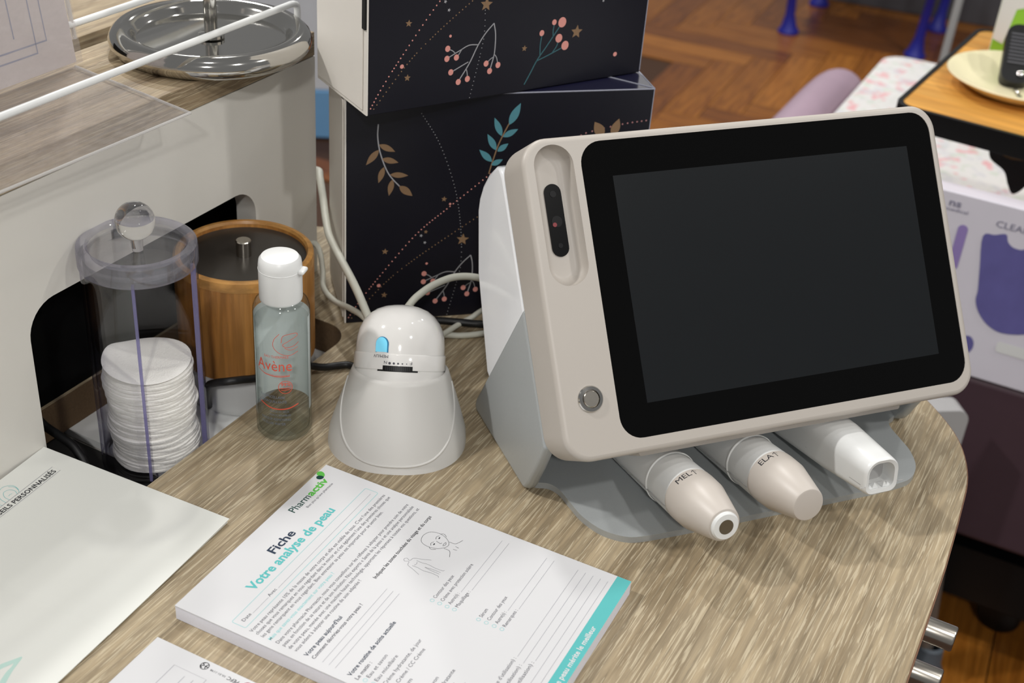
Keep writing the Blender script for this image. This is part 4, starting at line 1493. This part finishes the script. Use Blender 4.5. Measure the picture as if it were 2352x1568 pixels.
lf2 = MB().flat([[(x, y) for x, y in smooth_line([(-190, 20), (-170, 34), (-157, 35.5), (-143.5, 28.6)], 6) + smooth_line([(-144, 27.6), (-156, 24.5), (-170, 18), (-190, 2)], 6)],
                 [(x, y) for x, y in smooth_line([(-186, 18), (-170, 30), (-158, 32), (-149, 28.8)], 6) + smooth_line([(-151, 28), (-158, 27), (-170, 22), (-186, 9)], 6)]], 0)
MB().add([(x, y, 2.03) for x, y, z in lf2.v], lf2.f).build('teal_leaf', mat('very_pale_teal_ink', (186, 214, 206), 0.8, spec=0.1), br, smooth=False)
bp['teal_pale'].add([(x, y, bz(x)) for x, y, z in t_.v], t_.f)
for k, n_ in (('ink_black', 'black_lettering'), ('ink_line', 'title_box'), ('teal_pale', 'teal_drawing')):
    bp[k].build(n_, k, br, smooth=False)['kind'] = 'stuff'

# small card in front of the pad
ca = thing('printed_card', 'white printed card with round emblem at the lower edge of the desk', 'card', (-178.0, 501.2, 0), math.radians(65.6))
cb = MB().box(-150, 0, -148, 0, 0.2, 1.0).build('card_sheet', 'paper', ca, smooth=False)
cp_ = MB()
for q in ([(-60, -20.7), (-11.4, -20.7), (-11.4, -41.6), (-60, -41.6)], [(-15, -30.4), (-36, -30.4)], [(-15, -36), (-36, -36)]):
    stroke(cp_, q, 0.3, 1.06)
cp_.build('card_frame', 'ink_line', cb, smooth=False)['kind'] = 'stuff'
ce = MB()
ceq = Matrix.Translation((0.8, -9.7, 0))
stroke(ce, [(-4.8 + 2.4 * math.cos(k * PI / 10), -25 + 2.4 * math.sin(k * PI / 10)) for k in range(21)], 0.4, 1.06, ceq)
for q in ([(-6.6, -24.4), (-5.4, -23), (-4.6, -24.6), (-3.6, -23.2), (-2.8, -24.2)], [(-4.8, -25.2), (-4.9, -27.4)], [(-6.4, -26.2), (-4.8, -25.6), (-3.2, -26.4)]):
    stroke(ce, smooth_line(q, 4), 0.5, 1.06, ceq)
rot_ = Matrix.Translation((-4.0, -57, 0)) @ Matrix.Rotation(PI / 2, 4, 'Z')
put_text(ce, '10-31-1198', 8.5, 0, 1.9, 9.5, 1.06, 0.0, rot_)
put_text(ce, 'PEFC', 0, -0.4, 3.2, 7, 1.06, 0.01, rot_)
ce.build('emblem', 'ink_black', cb, smooth=False)['kind'] = 'stuff'
cr_ = MB()
cr_.flat([rrect(-16, -1.6, -66, -59.5, 3, 5)], 1.06)
cr_.build('red_mark', mat('dark_red_print', (150, 40, 60), 0.7), cb, smooth=False)

# ================================================================== BACKGROUND, right: recliner, table
RA = math.radians(-25.26)
re = thing('recliner', 'aubergine recliner chair with lilac armrest behind the desk', 'armchair', (545, 1289, -ZD), RA)
# local x along the front, y backwards, z from the floor
MB().box(-520, 310, 4, 60, 232, 458).build('footrest_panel', 'maroon', re, bevel=8)
MB().box(-500, 300, 62, 560, 200, 440).build('seat_box', 'maroon', re, bevel=10)
MB().box(-470, 300, 30, 520, 120, 200).build('underframe', 'black', re, smooth=False)
arm = MB()
arm.tube([(-402, 120, 420), (-402, 400, 462), (-402, 650, 470), (-400, 800, 468), (-396, 868, 448), (-392, 895, 400)], lambda f: 40 if f < 0.85 else 40 * (1 - 0.35 * (f - 0.85) / 0.15), 24, 6)
arm.build('armrest', 'lilac', re)
MB().box(-440, -364, 100, 860, 60, 440).build('arm_panel', 'lilac', re, bevel=20)
for x, y in ((-440, 200), (280, 300), (-440, 500), (280, 500)):
    MB().cyl((x, y, 0), (x, y, 130), 18).build('leg', 'black', re)
cu = thing('seat_cover', 'white quilted cover with pink and green floral print on the recliner', 'seat cover', (545, 1289, -300), RA)
MB().plate([rrect(-352, 300, 50, 985, 45)], 0, 62).build('cover_pad', 'floral', cu, bevel=18)

# printed carton on the footrest
cl = thing('shower_cover_carton', 'white and lilac carton picturing a blue garment, beside the recliner seat', 'carton', (545, 1289, -281.5), RA)
MB().box(-260, 260, 2, 27, 0.5, 219).build('carton_body', 'carton_print', cl, smooth=False, bevel=1.5)
Fc = Matrix(((1, 0, 0, 0), (0, 0, -1, 1.4), (0, 1, 0, 0), (0, 0, 0, 1)))
g1 = MB()
g1.flat([smooth_loop([(-36, 177), (-24, 182), (-13, 186), (-9, 178), (-2, 173), (8, 173), (15, 180), (20, 187), (42, 182), (52, 172), (54, 140), (52, 110), (48, 84), (36, 73), (13, 67), (-4, 72), (-17, 84), (-24, 98), (-25, 112), (-30, 140)], 4)], 0, Fc)
g1.build('garment_print', 'violet', cl, smooth=False)
g2 = MB()
g2.flat([rrect(-64, -53, 128, 184, 5.5)], 0, Fc)
g2.build('pill_print', 'violet_pale', cl, smooth=False)
g2 = MB()
g2.flat([circle(-20, 40, 12, 24, 8)], 0, Fc)
g2.build('oval_print', 'violet', cl, smooth=False)
g3 = MB()
put_text(g3, 'CLEAR', -26, 192, 11, 36, 0.2, 0.0, Fc)
put_text(g3, 'ns', -80, 203, 12, 13, 0.2, 0.02, Fc)
put_text(g3, 'medical', -82, 197, 6, 24, 0.2, 0.0, Fc)
g3.build('lettering', 'ink_soft', cl, smooth=False)['kind'] = 'stuff'
g4 = MB()
g4.flat([rrect(12, 60, 42, 56, 4)], 0.1, Fc)
g4.build('white_label', 'white', cl, smooth=False)

# overbed table
TA = math.radians(-29.8)
ob = thing('overbed_table', 'overbed table with orange beech top and black rim', 'table', (411, 1413, -ZD), TA)
tt = rrect(0, 620, 0, 372, 22)
MB().plate([rrect(6, 614, 6, 366, 18)], ZD - 18, ZD).build('table_top', 'beech', ob, smooth=False)
MB().plate([tt, rrect(6, 614, 6, 366, 18)], ZD - 24, ZD + 1.5).build('rim', 'black', ob, bevel=2.5)
MB().box(566, 610, 150, 220, 60, ZD - 24).build('column', 'grey_light', ob, bevel=6)
lv_ = MB()
lv_.plate([smooth_loop([(110, -40), (134, -46), (170, -40), (176, -48), (164, -60), (155, -78), (146, -86), (138, -76), (130, -62), (112, -52)], 4)], -8, 8, Matrix(((1, 0, 0, 0), (0, 0, -1, 60), (0, 1, 0, ZD), (0, 0, 0, 1))))
lv_.build('tilt_lever', 'black', ob)
bs = MB()
bs.box(150, 610, 88, 123, 70, 100)
bs.box(572, 606, 88, 420, 70, 100)
bs.build('base_frame', mat('charcoal_painted_steel', (46, 46, 48), 0.5), ob, bevel=5)
for x, y in ((283, 112), (588, 400), (170, 105)):
    w_ = MB()
    w_.lathe([(0, -12), (24, -12), (30, -9), (30, 9), (24, 12), (0, 12)], 32, Matrix.Translation((x, y, 30)) @ Matrix.Rotation(PI / 2, 4, 'X') @ Matrix.Rotation(0.0, 4, 'Y'))
    w_.box(x - 8, x + 8, y - 18, y + 18, 52, 64)
    w_.build('castor', 'black', ob, bevel=1)

# things on the overbed table
pt = thing('plate', 'cream round plate with raised rim on the beech table', 'plate', (577, 1492, 1.6))
MB().lathe([(0, 1), (50, 0.5), (60, 2), (84, 15), (86.5, 17), (85, 19), (80, 18), (58, 8), (0, 7)], 80).build('dish', 'plate', pt)
kf = thing('key_fob', 'black ribbed electronic key fob leaning in the cream plate', 'key fob', (562, 1470, 9.5), math.radians(-14))
kfm = Matrix.Translation((0, 0, 0)) @ Matrix.Rotation(math.radians(-52), 4, 'X')
kb = MB().plate([rrect(-17, 17, 0, 82, 14)], -8, 8, kfm @ Matrix(((1, 0, 0, 0), (0, 0, -1, 0), (0, 1, 0, 4), (0, 0, 0, 1)))).build('fob_body', 'black', kf, bevel=3)
rb = MB()
for k in range(9):
    rb.box(-12, 12, -9.2, -7.8, 26 + k * 5, 28 + k * 5, kfm @ Matrix.Translation((0, 0, 4)))
rb.build('ribs', 'grey_dark', kb, smooth=False)
MB().lathe([(0, 0), (4, 0), (4.4, 2), (2.6, 3.4), (0, 3.6)], 24, kfm @ Matrix.Translation((5, -8.5, 16)) @ Matrix.Rotation(PI / 2, 4, 'X')).build('button', 'chrome', kb)
ch = MB()
for k in range(6):
    m_ = Matrix.Translation((3 + k * 0.9, -6 - k * 5.2, 1.6)) @ Matrix.Rotation(k * PI / 2, 4, 'Y')
    ring_ = [tuple(m_ @ Vector((2.0 * math.cos(a), 3.6 * math.sin(a), 0))) for a in [2 * PI * j / 12 for j in range(13)]]
    ch.tube(ring_, 0.8, 6, 1)
ch.build('chain', 'chrome', kf)
gb = thing('green_carton', 'lime green carton with white side strip on the beech table', 'carton', (579, 1628, 1.6), math.radians(-32))
MB().box(0, 190, 0, 70, 0, 150).build('carton_body', 'lime', gb, smooth=False, bevel=1)
MB().plate([[(0.5, 18), (14, 14), (20, 60), (34, 66), (34, 150), (0.5, 150)]], 0, 0.6, Matrix(((1, 0, 0, 0), (0, 0, -1, 0.1), (0, 1, 0, 0), (0, 0, 0, 1)))).build('white_panel', 'white', gb, smooth=False)
MB().box(-0.8, 0.2, 0.5, 69.5, 0.5, 149.5).build('side_panel', 'white', gb, smooth=False)

# grey side rest, walking stick
gs = thing('grey_stand', 'light grey upright panel with rounded corner behind the desk end', 'stand', (500, 1240, -ZD), math.radians(10))
MB().plate([rrect(-130, 26, 0, 452, 16)], -14, 14, Matrix(((1, 0, 0, 0), (0, 0, -1, 0), (0, 1, 0, 0), (0, 0, 0, 1)))).build('upright_panel', 'grey_light', gs, bevel=5)
MB().box(-140, 30, -70, 70, 0, 18).build('foot', 'grey_dark', gs, bevel=5)
ws = thing('walking_stick', 'grey metal walking stick with dark rubber foot beyond the desk edge', 'walking stick', (582, 1258, -ZD))
MB().lathe([(10, 40), (10, 300), (12, 303), (12, 330), (10, 333), (10, 352), (0, 352)], 32, Matrix.Rotation(math.radians(-7), 4, 'Y')).build('shaft', 'grey_metal', ws)
MB().lathe([(0, 0), (24, 0), (26, 6), (25, 22), (19, 34), (17, 62), (12, 64)], 40).build('rubber_foot', mat('blue_grey_rubber', (82, 90, 98), 0.6), ws)

# ================================================================== FAR BACKGROUND
sh = thing('shower_stool', 'white shower stool with royal blue flared feet on the parquet', 'stool', (1040, 4085, -ZD))
for x, y in ((-253, -84), (-105, 239), (115, -219), (250, 64)):
    f_ = MB().lathe([(0, 0), (32, 0), (33, 8), (24, 22), (15, 60), (12.5, 190), (15, 194), (15, 205), (0, 205)], 32, Matrix.Translation((x, y, 0)) @ Matrix.Rotation(math.radians(4), 4, Vector((-y, x, 0))))
    lg = f_.build('blue_foot', 'blue', sh)
    MB().cyl((x * 0.995, y * 0.995, 190), (x * 0.9, y * 0.9, 430), 14).build('leg', 'white', lg)
MB().plate([smooth_loop([(-270, -90), (-110, 250), (260, 70), (120, -230)], 8)], 425, 460).build('seat', 'white', sh, bevel=8)
cu2 = thing('crutch', 'slim grey metal crutch standing behind the beech table', 'crutch', (870, 2720, -ZD))
MB().cyl((0, 0, 0), (34, 60, 900), 8.5).build('shaft', 'grey_light', cu2)
MB().lathe([(0, 0), (20, 0), (20, 12), (13, 40), (0, 42)], 24).build('tip', 'black', cu2)
gd = thing('gondola_base', 'dark grey plinth of a shop shelf at the back of the floor', 'shelf unit', (1180, 4330, -ZD), math.radians(-18))
MB().box(-230, 900, 0, 420, 0, 150).build('plinth', 'grey_dark', gd, smooth=False, bevel=4)
MB().box(-230, 900, 380, 420, 150, 900).build('back_board', 'grey_dark', gd, smooth=False)
MB().box(-230, 900, 20, 380, 150, 165).build('deck_shelf', 'grey_light', gd, smooth=False)
wb = thing('storage_box', 'white box with sky blue lower half seen between partition and carton', 'box', (-560, 2880, -ZD), math.radians(5))
MB().box(-160, 240, 0, 260, 0, 120).build('blue_base', 'skyblue', wb, smooth=False, bevel=4)
MB().box(-155, 235, 4, 256, 120, 560).build('white_top', 'wallwhite', wb, smooth=False, bevel=4)
# rear ledge glimpsed behind the shelf
lg_ = thing('rear_counter', 'oak-topped rear counter glimpsed behind the narrow shelf', 'counter', (*wf(560, -900, -ZD)[:2], -ZD), DW)
MB().box(-420, 330, -130, 130, 0, ZD + 130).build('counter_body', mat('brown_counter_side', (120, 84, 52), 0.6, var=0.1), lg_, smooth=False)
MB().box(-430, 340, -140, 140, ZD + 130, ZD + 158).build('counter_top', 'shelf', lg_, smooth=False)
dbx = thing('dark_case', 'black case lying on the rear counter behind the leaflet holder', 'case', (*wf(600, -930, 158)[:2], 158.5), DW)
MB().box(-300, 40, -60, 60, 0, 90).build('case_body', 'black', dbx, bevel=6)
